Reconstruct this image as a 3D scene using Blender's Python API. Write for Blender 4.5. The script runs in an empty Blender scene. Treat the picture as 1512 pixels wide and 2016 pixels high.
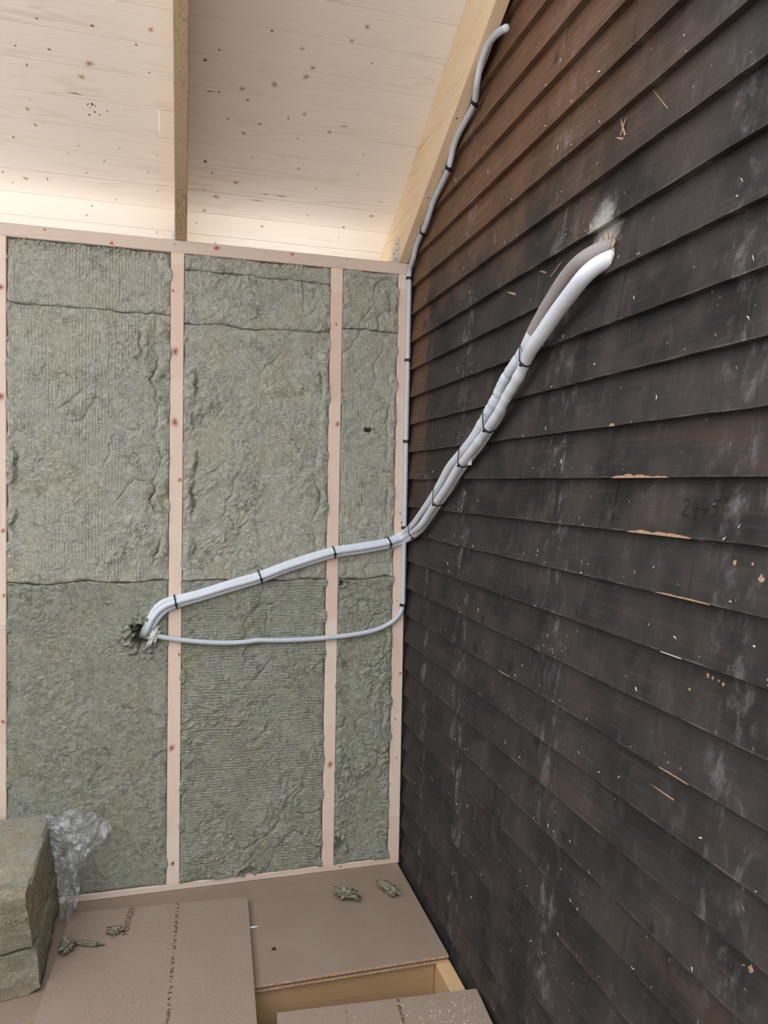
import bpy, math, random
import numpy as np
from mathutils import Vector, Matrix

# ------------------------------------------------------------------ camera, world, exposure
sc = bpy.context.scene
COL = sc.collection
cam_d = bpy.data.cameras.new('camera')
cam = bpy.data.objects.new('camera', cam_d); COL.objects.link(cam)
cam.location = (-0.87519, -2.85305, 1.56147)
cam.rotation_euler = (1.53387, -0.01833, -0.26583)
cam_d.sensor_fit = 'VERTICAL'; cam_d.sensor_height = 24.0
cam_d.lens = 24.0 * 1445.19 / 2016.0
cam_d.clip_start = 0.05; cam_d.clip_end = 100
sc.camera = cam
sc.view_settings.view_transform = 'Standard'; sc.view_settings.look = 'None'
sc.view_settings.exposure = 1.0; sc.view_settings.gamma = 1.0
sc.view_settings.use_curve_mapping = False
w = bpy.data.worlds.new('overcast_sky'); sc.world = w; w.use_nodes = True
nt = w.node_tree; bg = nt.nodes['Background']
# overcast sky: three times brighter overhead than at the horizon
tc = nt.nodes.new('ShaderNodeTexCoord'); sx = nt.nodes.new('ShaderNodeSeparateXYZ'); mp = nt.nodes.new('ShaderNodeMapRange')
nt.links.new(tc.outputs['Generated'], sx.inputs[0]); nt.links.new(sx.outputs['Z'], mp.inputs[0])
for i_, v_ in zip((1, 2, 3, 4), (0.0, 1.0, 0.75, 2.25)): mp.inputs[i_].default_value = v_
bg.inputs[0].default_value = (0.94, 0.97, 1.0, 1); nt.links.new(mp.outputs[0], bg.inputs[1])
sun_d = bpy.data.lights.new('sun', 'SUN'); sun_d.energy = 8.0; sun_d.angle = math.radians(3); sun_d.color = (1.0, 0.97, 0.94)
sun = bpy.data.objects.new('sun', sun_d); COL.objects.link(sun); sun.location = (6, 8, 9)
sun.rotation_euler = Vector((0.50, 0.66, 0.58)).to_track_quat('Z', 'Y').to_euler()   # outside, behind the back wall and the dark gable
# ------------------------------------------------------------------ measured positions (metres)
PA=[(0.03,-1.341,2.104),(-0.008,-1.381,2.082),(-0.026,-1.383,2.068),(-0.026,-1.339,2.061),(-0.026,-1.294,2.044),(-0.026,-1.252,2.021),(-0.026,-1.215,2.001),(-0.026,-1.179,1.976),(-0.026,-1.15,1.958),(-0.026,-1.123,1.935),(-0.018,-1.072,1.916),(-0.018,-1.036,1.896),(-0.018,-0.994,1.877),(-0.018,-0.955,1.853),(-0.018,-0.931,1.833),(-0.018,-0.899,1.806),(-0.018,-0.846,1.775),(-0.018,-0.76,1.719),(-0.018,-0.692,1.687),(-0.018,-0.623,1.659),(-0.018,-0.531,1.621),(-0.018,-0.448,1.566),(-0.018,-0.343,1.507),(-0.018,-0.247,1.459),(-0.02,-0.149,1.41),(-0.017,-0.012,1.369),(-0.074,-0.012,1.34),(-0.2,-0.012,1.318),(-0.299,-0.012,1.304),(-0.387,-0.012,1.281),(-0.498,-0.012,1.245),(-0.592,-0.012,1.21),(-0.712,-0.012,1.176),(-0.822,-0.012,1.142),(-0.905,-0.012,1.123),(-0.945,-0.012,1.112),(-0.974,-0.012,1.088),(-0.999,0.0,1.039),(-1.017,0.03,0.994),(-1.027,0.08,0.967)]
PB=[(0.03,-1.359,2.078),(-0.012,-1.41,2.051),(-0.034,-1.401,2.026),(-0.034,-1.35,2.005),(-0.034,-1.295,1.982),(-0.034,-1.246,1.958),(-0.034,-1.198,1.933),(-0.034,-1.152,1.912),(-0.028,-1.112,1.888),(-0.028,-1.075,1.856),(-0.028,-1.04,1.832),(-0.028,-1.006,1.813),(-0.028,-0.948,1.77),(-0.028,-0.862,1.723),(-0.028,-0.802,1.692),(-0.028,-0.727,1.658),(-0.028,-0.633,1.614),(-0.028,-0.542,1.558),(-0.028,-0.433,1.5),(-0.028,-0.348,1.454),(-0.036,-0.263,1.403),(-0.01,-0.026,1.356),(-0.074,-0.026,1.331),(-0.203,-0.026,1.308),(-0.301,-0.026,1.294),(-0.39,-0.026,1.268),(-0.5,-0.026,1.233),(-0.593,-0.026,1.197),(-0.713,-0.026,1.164),(-0.823,-0.026,1.131),(-0.901,-0.026,1.111),(-0.948,-0.026,1.092),(-0.975,-0.026,1.066),(-0.989,-0.026,1.042),(-1.004,-0.005,1.0),(-1.015,0.06,0.97)]
PC=[(-0.012,-0.965,1.805),(-0.012,-0.92,1.764),(-0.012,-0.843,1.72),(-0.012,-0.784,1.687),(-0.012,-0.704,1.65),(-0.012,-0.615,1.607),(-0.012,-0.519,1.549),(-0.012,-0.41,1.491),(-0.012,-0.318,1.442),(-0.018,-0.227,1.389),(-0.003,-0.012,1.338),(-0.065,-0.012,1.318),(-0.199,-0.012,1.294),(-0.298,-0.012,1.28),(-0.387,-0.012,1.255),(-0.498,-0.012,1.22),(-0.591,-0.012,1.184),(-0.712,-0.012,1.149),(-0.822,-0.012,1.117),(-0.896,-0.012,1.097),(-0.93,-0.012,1.085),(-0.956,-0.012,1.062),(-0.977,-0.012,1.031),(-0.992,0.005,1.002),(-1.008,0.05,0.968)]
TH_=[(-0.984,-0.012,0.988),(-0.97,-0.012,0.984),(-0.911,-0.012,0.97),(-0.8,-0.012,0.954),(-0.706,-0.012,0.947),(-0.629,-0.012,0.949),(-0.6,-0.012,0.954),(-0.551,-0.012,0.951),(-0.453,-0.012,0.949),(-0.332,-0.012,0.952),(-0.208,-0.012,0.962),(-0.124,-0.012,0.977),(-0.061,-0.012,1.004),(-0.025,-0.012,1.036),(-0.011,-0.012,1.071),(-0.008,-0.012,1.119),(-0.011,-0.012,1.202),(-0.009,-0.012,1.305),(-0.007,-0.012,1.388),(-0.002,-0.012,1.47),(-0.004,-0.012,1.552),(-0.007,-0.012,1.634),(-0.005,-0.012,1.736),(-0.009,-0.012,1.818),(-0.009,-0.012,1.92),(-0.005,-0.012,2.062),(-0.003,-0.012,2.163),(-0.003,-0.012,2.244),(-0.005,-0.012,2.325),(-0.002,-0.012,2.387),(-0.0,-0.012,2.426)]
TU=[(-0.014,-0.068,2.448),(-0.014,-0.092,2.481),(-0.014,-0.135,2.506),(-0.014,-0.184,2.515),(-0.014,-0.242,2.546),(-0.014,-0.291,2.584),(-0.014,-0.366,2.61),(-0.014,-0.457,2.642),(-0.014,-0.475,2.67),(-0.014,-0.502,2.701),(-0.014,-0.552,2.72),(-0.014,-0.618,2.734),(-0.014,-0.681,2.75),(-0.02,-0.703,2.766),(-0.032,-0.739,2.776),(-0.032,-0.753,2.806),(-0.032,-0.779,2.829),(-0.032,-0.816,2.845),(-0.032,-0.852,2.846),(-0.04,-0.921,2.824),(-0.04,-0.965,2.808)]
CLIPB=[(-0.002,-0.012,2.387),(-0.004,-0.012,2.063),(-0.004,-0.012,1.738),(-0.009,-0.012,1.39),(-0.009,-0.012,1.074)]
CLIPR=[(-0.014,-0.184,2.515),(-0.014,-0.457,2.642),(-0.014,-0.683,2.749)]
KN=[(-1.304,-0.446,2.913,0.005,1),(-1.151,-0.452,2.916,0.007,1),(-0.983,-0.469,2.924,0.012,0.6),(-1.379,-0.36,2.87,0.004,1),(-1.283,-0.365,2.873,0.006,1),(-1.028,-0.419,2.9,0.005,1),(-1.171,-0.339,2.859,0.018,0.7),(-1.199,-0.298,2.839,0.014,0.5),(-0.992,-0.343,2.861,0.004,1),(-1.381,-0.168,2.774,0.012,0.6),(-1.366,-0.116,2.748,0.01,0.6),(-1.367,-0.2,2.79,0.003,1),(-1.132,-0.198,2.789,0.004,1),(-1.444,-0.062,2.721,0.006,1),(-1.239,-0.061,2.72,0.004,1),(-1.102,-0.072,2.726,0.004,1),(-1.278,-0.029,2.704,0.003,1),(-1.159,-0.015,2.698,0.004,1),(-1.225,0.04,2.67,0.004,1),(-1.508,0.078,2.651,0.005,1),(-1.436,0.092,2.644,0.012,0.5),(-1.01,0.009,2.685,0.004,1),(-0.98,0.082,2.649,0.004,1),(-1.221,0.177,2.602,0.005,1),(-1.245,0.223,2.579,0.005,1),(-1.132,0.138,2.621,0.004,1),(-1.483,0.115,2.633,0.004,1),(-0.976,-0.065,2.723,0.004,1),(-0.625,-0.528,2.954,0.006,1),(-0.338,-0.583,2.982,0.012,0.6),(-0.376,-0.531,2.955,0.01,0.5),(-0.779,-0.445,2.912,0.005,1),(-0.526,-0.489,2.934,0.01,0.8),(-0.483,-0.439,2.91,0.012,0.7),(-0.499,-0.408,2.894,0.016,0.8),(-0.598,-0.368,2.874,0.016,0.8),(-0.7,-0.336,2.858,0.014,0.8),(-0.821,-0.408,2.894,0.008,1),(-0.679,-0.305,2.842,0.006,1),(-0.485,-0.286,2.833,0.01,0.8),(-0.739,-0.231,2.806,0.008,0.8),(-0.632,-0.23,2.805,0.006,1),(-0.683,-0.189,2.785,0.012,0.6),(-0.387,-0.237,2.809,0.012,0.5),(-0.81,-0.064,2.722,0.01,2),(-0.473,-0.084,2.732,0.01,0.6),(-0.697,0.004,2.688,0.016,0.5),(-0.766,0.075,2.653,0.016,0.5),(-0.808,0.054,2.663,0.008,0.6),(-0.807,0.143,2.618,0.012,0.4),(-0.579,0.186,2.597,0.006,1),(-0.407,0.111,2.635,0.004,1),(-0.251,0.151,2.615,0.007,1.5),(-0.151,0.079,2.651,0.012,0.5),(-0.835,0.203,2.588,0.004,1),(-0.758,0.29,2.545,0.008,0.6),(-0.394,-0.01,2.695,0.004,1),(-0.248,-0.093,2.736,0.004,1),(-0.494,-0.197,2.788,0.004,1),(-0.646,-0.103,2.742,0.004,1),(-0.297,-0.481,2.931,0.004,1),(-0.248,-0.173,2.776,0.004,1),(-0.13,0.01,2.685,0.004,1),(-0.259,0.2,2.59,0.004,1)]
NL=[((-1.357,-0.312,2.846),(-1.36,-0.289,2.835)),((-1.362,0.079,2.65),(-1.364,0.104,2.638)),((-0.774,-0.321,2.851),(-0.775,-0.305,2.842)),((-0.785,-0.027,2.703),(-0.786,-0.006,2.693)),((-0.988,0.262,2.559),(-0.984,0.288,2.546)),((-0.539,-0.269,2.824),(-0.538,-0.251,2.816))]
CK=[((-1.257,-0.243,2.812),(-1.196,-0.241,2.811)),((-0.823,-0.314,2.847),(-0.781,-0.315,2.848)),((-0.357,-0.264,2.822),(-0.323,-0.267,2.824)),((-0.548,0.04,2.67),(-0.493,0.039,2.67)),((-0.646,0.069,2.655),(-0.579,0.071,2.654)),((-0.596,0.04,2.67),(-0.567,0.038,2.671))]
SK=[(-0.914,0.0,2.042,0.013,1),(-0.921,0.0,1.78,0.013,0.6),(-0.877,0.0,1.566,0.0074,1),(-0.878,0.0,0.908,0.0056,1),(-0.918,0.0,0.552,0.0111,1),(-0.905,0.0,0.106,0.0074,2),(-0.926,0.0,2.264,0.0056,0.6),(-0.292,0.0,1.798,0.0093,1),(-0.304,0.0,2.188,0.0056,1),(-0.301,0.0,0.438,0.0111,0.4),(-0.028,0.0,1.447,0.0046,1),(-0.021,0.0,1.409,0.0056,1),(-0.032,0.0,1.092,0.0028,1),(-0.015,0.0,0.791,0.0056,1),(-0.033,0.0,0.603,0.0037,1),(-0.025,0.0,0.442,0.0037,1),(-1.497,0.0,2.227,0.0093,0.8),(-1.497,0.0,1.848,0.013,1),(-1.488,0.0,1.375,0.0074,0.8),(-1.486,0.0,1.145,0.0056,0.7),(-1.49,0.0,0.692,0.0074,1),(-1.357,0.0,2.44,0.0046,1),(-1.134,0.0,2.413,0.0074,0.7),(-0.915,-0.0,2.434,0.0037,1),(-0.764,0.0,2.451,0.0111,0.4),(-0.481,0.0,2.448,0.0074,0.5),(-0.264,0.0,2.444,0.0037,1),(-0.252,0.0,0.015,0.0056,1)]
random.seed(7)
RNG = np.random.RandomState(11)

# ------------------------------------------------------------------ helpers
WL = {}
def S(r, g, b):
    f = lambda c: (c/255/12.92) if c/255 <= 0.04045 else ((c/255+0.055)/1.055)**2.4
    return (f(r), f(g), f(b), 1)

def mesh_obj(name, V, F, mat, parent=None, smooth=False, origin=None, col=None):
    V = np.asarray(V, dtype=float).reshape(-1, 3)
    lo, hi = V.min(0), V.max(0)
    o = np.array(origin) if origin is not None else np.array([(lo[0]+hi[0])/2, (lo[1]+hi[1])/2, lo[2]])
    me = bpy.data.meshes.new(name)
    if isinstance(F, np.ndarray):
        n, k = F.shape
        me.vertices.add(len(V)); me.vertices.foreach_set('co', (V-o).ravel())
        me.loops.add(n*k); me.loops.foreach_set('vertex_index', F.ravel().astype(np.int32))
        me.polygons.add(n); me.polygons.foreach_set('loop_start', np.arange(0, n*k, k, dtype=np.int32))
        me.update(calc_edges=True)
    else:
        me.from_pydata([tuple(v) for v in (V-o)], [], [tuple(f) for f in F]); me.update()
    me.validate()
    if smooth: me.polygons.foreach_set('use_smooth', [True]*len(me.polygons))
    if col is not None:
        a = me.color_attributes.new('k', 'FLOAT_COLOR', 'POINT')
        a.data.foreach_set('color', np.repeat(np.asarray(col, float)[:, None], 4, 1).ravel())
    me.materials.append(mat)
    ob = bpy.data.objects.new(name, me); COL.objects.link(ob)
    WL[ob.name] = o
    if parent is not None:
        ob.parent = parent; ob.location = Vector(o - WL[parent.name])
    else:
        ob.location = Vector(o)
    return ob

def thing(name, label=None, cat=None, loc=(0, 0, 0), group=None, kind=None):
    e = bpy.data.objects.new(name, None); COL.objects.link(e)
    e.location = loc; e.empty_display_size = 0.05; WL[e.name] = np.array(loc, float)
    tag(e, label, cat, group, kind); return e

def tag(o, label=None, cat=None, group=None, kind=None):
    if label: o['label'] = label
    if cat: o['category'] = cat
    if group: o['group'] = group
    if kind: o['kind'] = kind
    return o

class MB:
    def __init__(s): s.V = []; s.F = []
    def add(s, V, F):
        n = len(s.V); s.V += [tuple(v) for v in V]; s.F += [tuple(i+n for i in f) for f in F]; return s
    def box(s, a, b, bev=0.0):
        x0, y0, z0 = a; x1, y1, z1 = b
        if bev <= 0:
            V = [(x, y, z) for x in (x0, x1) for y in (y0, y1) for z in (z0, z1)]
            return s.add(V, [(0,1,3,2),(4,6,7,5),(0,4,5,1),(2,3,7,6),(0,2,6,4),(1,5,7,3)])
        c = [(a[i]+b[i])/2 for i in range(3)]; h = [(b[i]-a[i])/2 for i in range(3)]
        bev = min(bev, min(h)*0.9)
        V = []; idx = {}
        for sx in (-1, 1):
            for sy in (-1, 1):
                for sz in (-1, 1):
                    for ax in range(3):
                        p = [sx*(h[0]-bev), sy*(h[1]-bev), sz*(h[2]-bev)]
                        p[ax] = (sx, sy, sz)[ax]*h[ax]
                        idx[(sx, sy, sz, ax)] = len(V); V.append(tuple(c[i]+p[i] for i in range(3)))
        F = []
        for ax in range(3):
            o = [i for i in range(3) if i != ax]
            for sg in (-1, 1):
                q = []
                for (u, v) in ((-1,-1),(1,-1),(1,1),(-1,1)):
                    k = [0,0,0]; k[ax] = sg; k[o[0]] = u; k[o[1]] = v; q.append(idx[(*k, ax)])
                n = 1 if ax != 1 else -1
                F.append(tuple(q) if sg*n > 0 else tuple(q[::-1]))
        for ax in range(3):
            o = [i for i in range(3) if i != ax]
            for u in (-1, 1):
                for v in (-1, 1):
                    k0 = [0,0,0]; k0[o[0]] = u; k0[o[1]] = v
                    k1 = list(k0); k0[ax] = -1; k1[ax] = 1
                    q = [idx[(*k0, o[0])], idx[(*k1, o[0])], idx[(*k1, o[1])], idx[(*k0, o[1])]]
                    F.append(tuple(q))
        for sx in (-1, 1):
            for sy in (-1, 1):
                for sz in (-1, 1):
                    F.append(tuple(idx[(sx, sy, sz, a)] for a in range(3)))
        s.add(V, F); return s
    def prism(s, poly, d):          # polygon (3-D points) swept by vector d
        n = len(poly); V = [tuple(p) for p in poly]+[tuple(p[i]+d[i] for i in range(3)) for p in poly]
        return s.add(V, [tuple(range(n))[::-1], tuple(range(n, 2*n))]+[(i, (i+1) % n, (i+1) % n+n, i+n) for i in range(n)])
    def cyl(s, a, b, r0, r1=None, n=8):
        r1 = r0 if r1 is None else r1
        a, b = Vector(a), Vector(b); d = (b-a).normalized(); u = d.orthogonal().normalized(); v = d.cross(u)
        V = []
        for p, r in ((a, r0), (b, r1)):
            V += [tuple(p+(u*math.cos(2*math.pi*i/n)+v*math.sin(2*math.pi*i/n))*r) for i in range(n)]
        return s.add(V, [tuple(range(n))[::-1], tuple(range(n, 2*n))]+[(i, (i+1) % n, (i+1) % n+n, i+n) for i in range(n)])
    def build(s, name, mat, parent=None, smooth=False, fix=True):
        o = mesh_obj(name, s.V, s.F, mat, parent, smooth)
        if fix:
            import bmesh
            bm = bmesh.new(); bm.from_mesh(o.data); bmesh.ops.recalc_face_normals(bm, faces=bm.faces); bm.to_mesh(o.data); bm.free()
        return o

# vectorised gradient noise
def _hash(i, j, seed):
    h = (i.astype(np.int64)*374761393 + j.astype(np.int64)*668265263 + seed*974634277) & 0xFFFFFFFF
    h = ((h ^ (h >> 13))*1274126177) & 0xFFFFFFFF
    h = (h ^ (h >> 16)) & 0xFFFFFFFF
    return h/4294967296.0*2*np.pi
def gn(x, y, seed=0):
    x = np.asarray(x, float); y = np.asarray(y, float)
    i = np.floor(x); j = np.floor(y); fx = x-i; fy = y-j
    u = fx*fx*fx*(fx*(fx*6-15)+10); v = fy*fy*fy*(fy*(fy*6-15)+10)
    def g(a, b):
        t = _hash(i+a, j+b, seed); return np.cos(t)*(fx-a)+np.sin(t)*(fy-b)
    n0 = g(0,0)*(1-u)+g(1,0)*u; n1 = g(0,1)*(1-u)+g(1,1)*u
    return (n0*(1-v)+n1*v)*1.5
def fbm(x, y, seed=0, o=4):
    a = 1; t = 0
    for k in range(o):
        t = t+a*gn(x*2**k, y*2**k, seed+k*17); a *= 0.5
    return t
def sstep(a, b, x):
    t = np.clip((x-a)/(b-a), 0, 1); return t*t*(3-2*t)

def catmull(P, step):
    P = [np.array(p, float) for p in P]
    P = [2*P[0]-P[1]]+P+[2*P[-1]-P[-2]]
    out = []
    for i in range(1, len(P)-2):
        L = np.linalg.norm(P[i+1]-P[i]); n = max(1, int(round(L/step)))
        for k in range(n):
            t = k/n
            out.append(0.5*(2*P[i]+(P[i+1]-P[i-1])*t+(2*P[i-1]-5*P[i]+4*P[i+1]-P[i+2])*t*t+(3*P[i]-P[i-1]-3*P[i+1]+P[i+2])*t**3))
    out.append(P[-2]); out = np.array(out)
    for _ in range(2):
        out[1:-1] = 0.25*out[:-2]+0.5*out[1:-1]+0.25*out[2:]
    return out
def resample(C, step):
    d = np.r_[0, np.cumsum(np.linalg.norm(np.diff(C, axis=0), axis=1))]
    n = max(2, int(d[-1]/step)); s = np.linspace(0, d[-1], n+1)
    return np.stack([np.interp(s, d, C[:, k]) for k in range(3)], 1), s
def frames(C):
    T = np.gradient(C, axis=0); T /= np.linalg.norm(T, axis=1)[:, None]
    u = np.cross(T[0], [0.3, 0.2, 0.9]); u /= np.linalg.norm(u); U = [u]
    for i in range(1, len(C)):
        u = U[-1]-T[i]*np.dot(U[-1], T[i]); u /= np.linalg.norm(u); U.append(u)
    U = np.array(U); return T, U, np.cross(T, U)
def tube(name, C, rad, mat, parent=None, n=14, cap=True, wob=None):
    T, U, W = frames(C); m = len(C); a = np.linspace(0, 2*np.pi, n, endpoint=False)
    r = np.broadcast_to(np.asarray(rad, float), (m,))[:, None]*np.ones((m, n))
    if wob is not None: r = r+wob(np.arange(m)[:, None], a[None, :])
    V = C[:, None, :]+r[:, :, None]*(np.cos(a)[None, :, None]*U[:, None, :]+np.sin(a)[None, :, None]*W[:, None, :])
    V = V.reshape(-1, 3)
    I = np.arange(m-1)[:, None]*n+np.arange(n)[None, :]; J = np.arange(m-1)[:, None]*n+(np.arange(n)[None, :]+1) % n
    F = np.stack([I, J, J+n, I+n], -1).reshape(-1, 4)
    if cap:
        V = np.vstack([V, C[0], C[-1]]); k = len(V)
        f0 = [(k-2, (i+1) % n, i, i) for i in range(n)]; b = (m-1)*n
        F = [tuple(f) for f in F]+[(k-2, (i+1) % n, i) for i in range(n)]+[(k-1, b+i, b+(i+1) % n) for i in range(n)]
    return mesh_obj(name, V, F, mat, parent, True)

# ------------------------------------------------------------------ materials
class NT:
    def __init__(s, name):
        s.m = bpy.data.materials.new(name); s.m.use_nodes = True; s.t = s.m.node_tree
        s.b = s.t.nodes['Principled BSDF']; s.out = s.t.nodes['Material Output']
        s.pos = s.n('ShaderNodeNewGeometry').outputs['Position']
        s.rnd = s.n('ShaderNodeObjectInfo').outputs['Random']
    def n(s, ty, **k):
        nd = s.t.nodes.new(ty)
        for a, v in k.items(): setattr(nd, a, v)
        return nd
    def put(s, sock, v):
        if hasattr(v, 'is_linked'): s.t.links.new(v, sock)
        elif v is not None:
            if hasattr(sock.default_value, '__len__') and not hasattr(v, '__len__'): v = [v]*len(sock.default_value)
            sock.default_value = v if not hasattr(v, '__len__') else tuple(v)[:len(sock.default_value)]
    def math(s, op, a, b=None, c=None, clamp=False):
        nd = s.n('ShaderNodeMath', operation=op, use_clamp=clamp)
        for i, v in enumerate((a, b, c)):
            if v is not None: s.put(nd.inputs[i], v)
        return nd.outputs[0]
    def vm(s, op, a, b=None):
        nd = s.n('ShaderNodeVectorMath', operation=op); s.put(nd.inputs[0], a)
        if b is not None: s.put(nd.inputs[1], b)
        return nd.outputs[1] if op in ('DISTANCE', 'LENGTH', 'DOT_PRODUCT') else nd.outputs[0]
    def sep(s, v=None):
        nd = s.n('ShaderNodeSeparateXYZ'); s.put(nd.inputs[0], s.pos if v is None else v); return nd.outputs
    def comb(s, x, y, z):
        nd = s.n('ShaderNodeCombineXYZ')
        for i, v in enumerate((x, y, z)): s.put(nd.inputs[i], v)
        return nd.outputs[0]
    def noise(s, vec, scale=5, detail=4, rough=0.55, dist=0.0, col=False):
        nd = s.n('ShaderNodeTexNoise'); s.put(nd.inputs['Vector'], vec); nd.inputs['Scale'].default_value = scale
        nd.inputs['Detail'].default_value = detail; nd.inputs['Roughness'].default_value = rough; nd.inputs['Distortion'].default_value = dist
        return nd.outputs['Color' if col else 'Fac']
    def vor(s, vec, scale, feature='F1', out='Distance', rnd=1.0):
        nd = s.n('ShaderNodeTexVoronoi', feature=feature); s.put(nd.inputs['Vector'], vec); nd.inputs['Scale'].default_value = scale
        nd.inputs['Randomness'].default_value = rnd
        return nd.outputs[out]
    def mr(s, v, a, b, c=0.0, d=1.0, smooth=True):
        nd = s.n('ShaderNodeMapRange'); nd.interpolation_type = 'SMOOTHSTEP' if smooth else 'LINEAR'
        for i, q in enumerate((v, a, b, c, d)): s.put(nd.inputs[i], q)
        return nd.outputs[0]
    def mix(s, f, a, b, mode='MIX'):
        nd = s.n('ShaderNodeMix', data_type='RGBA', blend_type=mode)
        s.put(nd.inputs[0], f); s.put(nd.inputs[6], a); s.put(nd.inputs[7], b); return nd.outputs[2]
    def bump(s, h, strength=0.4, dist=0.002, nrm=None):
        nd = s.n('ShaderNodeBump'); s.put(nd.inputs['Height'], h); nd.inputs['Strength'].default_value = strength
        nd.inputs['Distance'].default_value = dist
        if nrm is not None: s.put(nd.inputs['Normal'], nrm)
        s.t.links.new(nd.outputs[0], s.b.inputs['Normal']); return nd.outputs[0]
    def fin(s, col, rough=0.6, spec=0.3):
        s.put(s.b.inputs['Base Color'], col); s.put(s.b.inputs['Roughness'], rough); s.b.inputs['Specular IOR Level'].default_value = spec
        return s.m

def wood_mat(name, base, dark, axis, band=0.5, seg=None, alt=None, tint=None, gs=1.0):
    """sawn softwood: grain along axis, growth-ring figure; seg = finger-joint length"""
    N = NT(name); P = N.sep()
    off = N.math('MULTIPLY', N.rnd, 37.0)
    along = P[axis]; o = [i for i in range(3) if i != axis]
    a = N.math('MULTIPLY', N.math('ADD', along, off), 0.55*gs)
    b = N.math('ADD', P[o[0]], off); c = P[o[1]]
    vec = N.comb(a, N.math('MULTIPLY', b, 9.0*gs), N.math('MULTIPLY', c, 9.0*gs))
    n1 = N.noise(vec, 1.6, 3, 0.5, 0.35)
    rings = N.math('SINE', N.math('MULTIPLY', n1, 70.0))
    rings = N.mr(rings, 0.1, 1.0)
    fine = N.noise(N.comb(N.math('MULTIPLY', along, 4), N.math('MULTIPLY', b, 220), N.math('MULTIPLY', c, 220)), 1.0, 2, 0.6)
    big = N.noise(N.comb(N.math('MULTIPLY', N.math('ADD', along, off), 1.3), N.math('MULTIPLY', b, 6), N.math('MULTIPLY', c, 6)), 1.0, 2)
    m = N.math('MULTIPLY', rings, N.math('MULTIPLY', N.mr(big, 0.42, 0.68), band))
    col = N.mix(m, base, dark)
    col = N.mix(N.mr(fine, 0.45, 0.8, 0, 0.28), col, dark)
    if tint: col = N.mix(N.math('MULTIPLY', N.rnd, tint[1]), col, tint[0])
    if seg:
        k = N.math('FLOOR', N.math('DIVIDE', N.math('ADD', along, off), seg))
        wn = N.n('ShaderNodeTexWhiteNoise', noise_dimensions='1D'); N.put(wn.inputs['W'], k)
        col = N.mix(N.math('MULTIPLY', wn.outputs['Value'], 0.9), col, alt)
    N.bump(fine, 0.12, 0.0006)
    return N.fin(col, 0.62, 0.25)

M = {}
PITCH, Z0, TH = 0.11003, 1.58566, 0.018        # clapboard lap, level of the board edge at eye height, thickness
M['ceil'] = wood_mat('pale_spruce_plank', S(238,230,222), S(214,196,182), 0, 0.55, tint=(S(240,231,219), 0.5))
M['stud'] = wood_mat('finger_jointed_stud', S(230,213,198), S(216,188,166), 2, 0.5, seg=0.43, alt=S(224,194,177))
M['plate'] = wood_mat('pale_plate_timber', S(220,202,188), S(198,172,150), 0, 0.5, seg=0.9, alt=S(212,190,174))
M['rafter'] = wood_mat('rafter_timber', S(228,204,172), S(188,152,114), 1, 0.7)
M['rafter_m'] = wood_mat('darker_rafter_timber', S(190,164,136), S(148,118,90), 1, 0.8)  # darker and browner than the other rafter
M['joist'] = wood_mat('joist_timber', S(190,154,114), S(150,112,76), 0, 0.6)
M['joisty'] = wood_mat('trimmer_timber', S(206,172,132), S(164,126,88), 1, 0.6)

def knot_mat(name, rim, dark, heart):
    N = NT(name); at = N.n('ShaderNodeVertexColor', layer_name='k'); k = N.math('MULTIPLY', at.outputs['Color'], 1.0)
    nz = N.noise(N.pos, 260, 3); k = N.math('ADD', k, N.math('MULTIPLY', N.math('SUBTRACT', nz, 0.5), 0.35))
    rg = N.math('SINE', N.math('MULTIPLY', k, 26.0))
    c = N.mix(N.mr(k, 0.05, 0.85), rim, dark)
    c = N.mix(N.mr(k, 0.7, 0.98), c, heart)
    c = N.mix(N.mr(rg, 0.2, 1, 0, 0.25), c, heart)
    return N.fin(c, 0.6, 0.25)
M['knot_c'] = knot_mat('knot_in_spruce', S(235,226,217), S(204,176,156), S(158,122,100))
M['knot_d'] = knot_mat('dark_knot', S(226,206,188), S(132,100,80), S(56,36,28))
M['knot_s'] = knot_mat('red_knot_in_stud', S(226,198,182), S(184,128,106), S(138,88,74))

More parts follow.
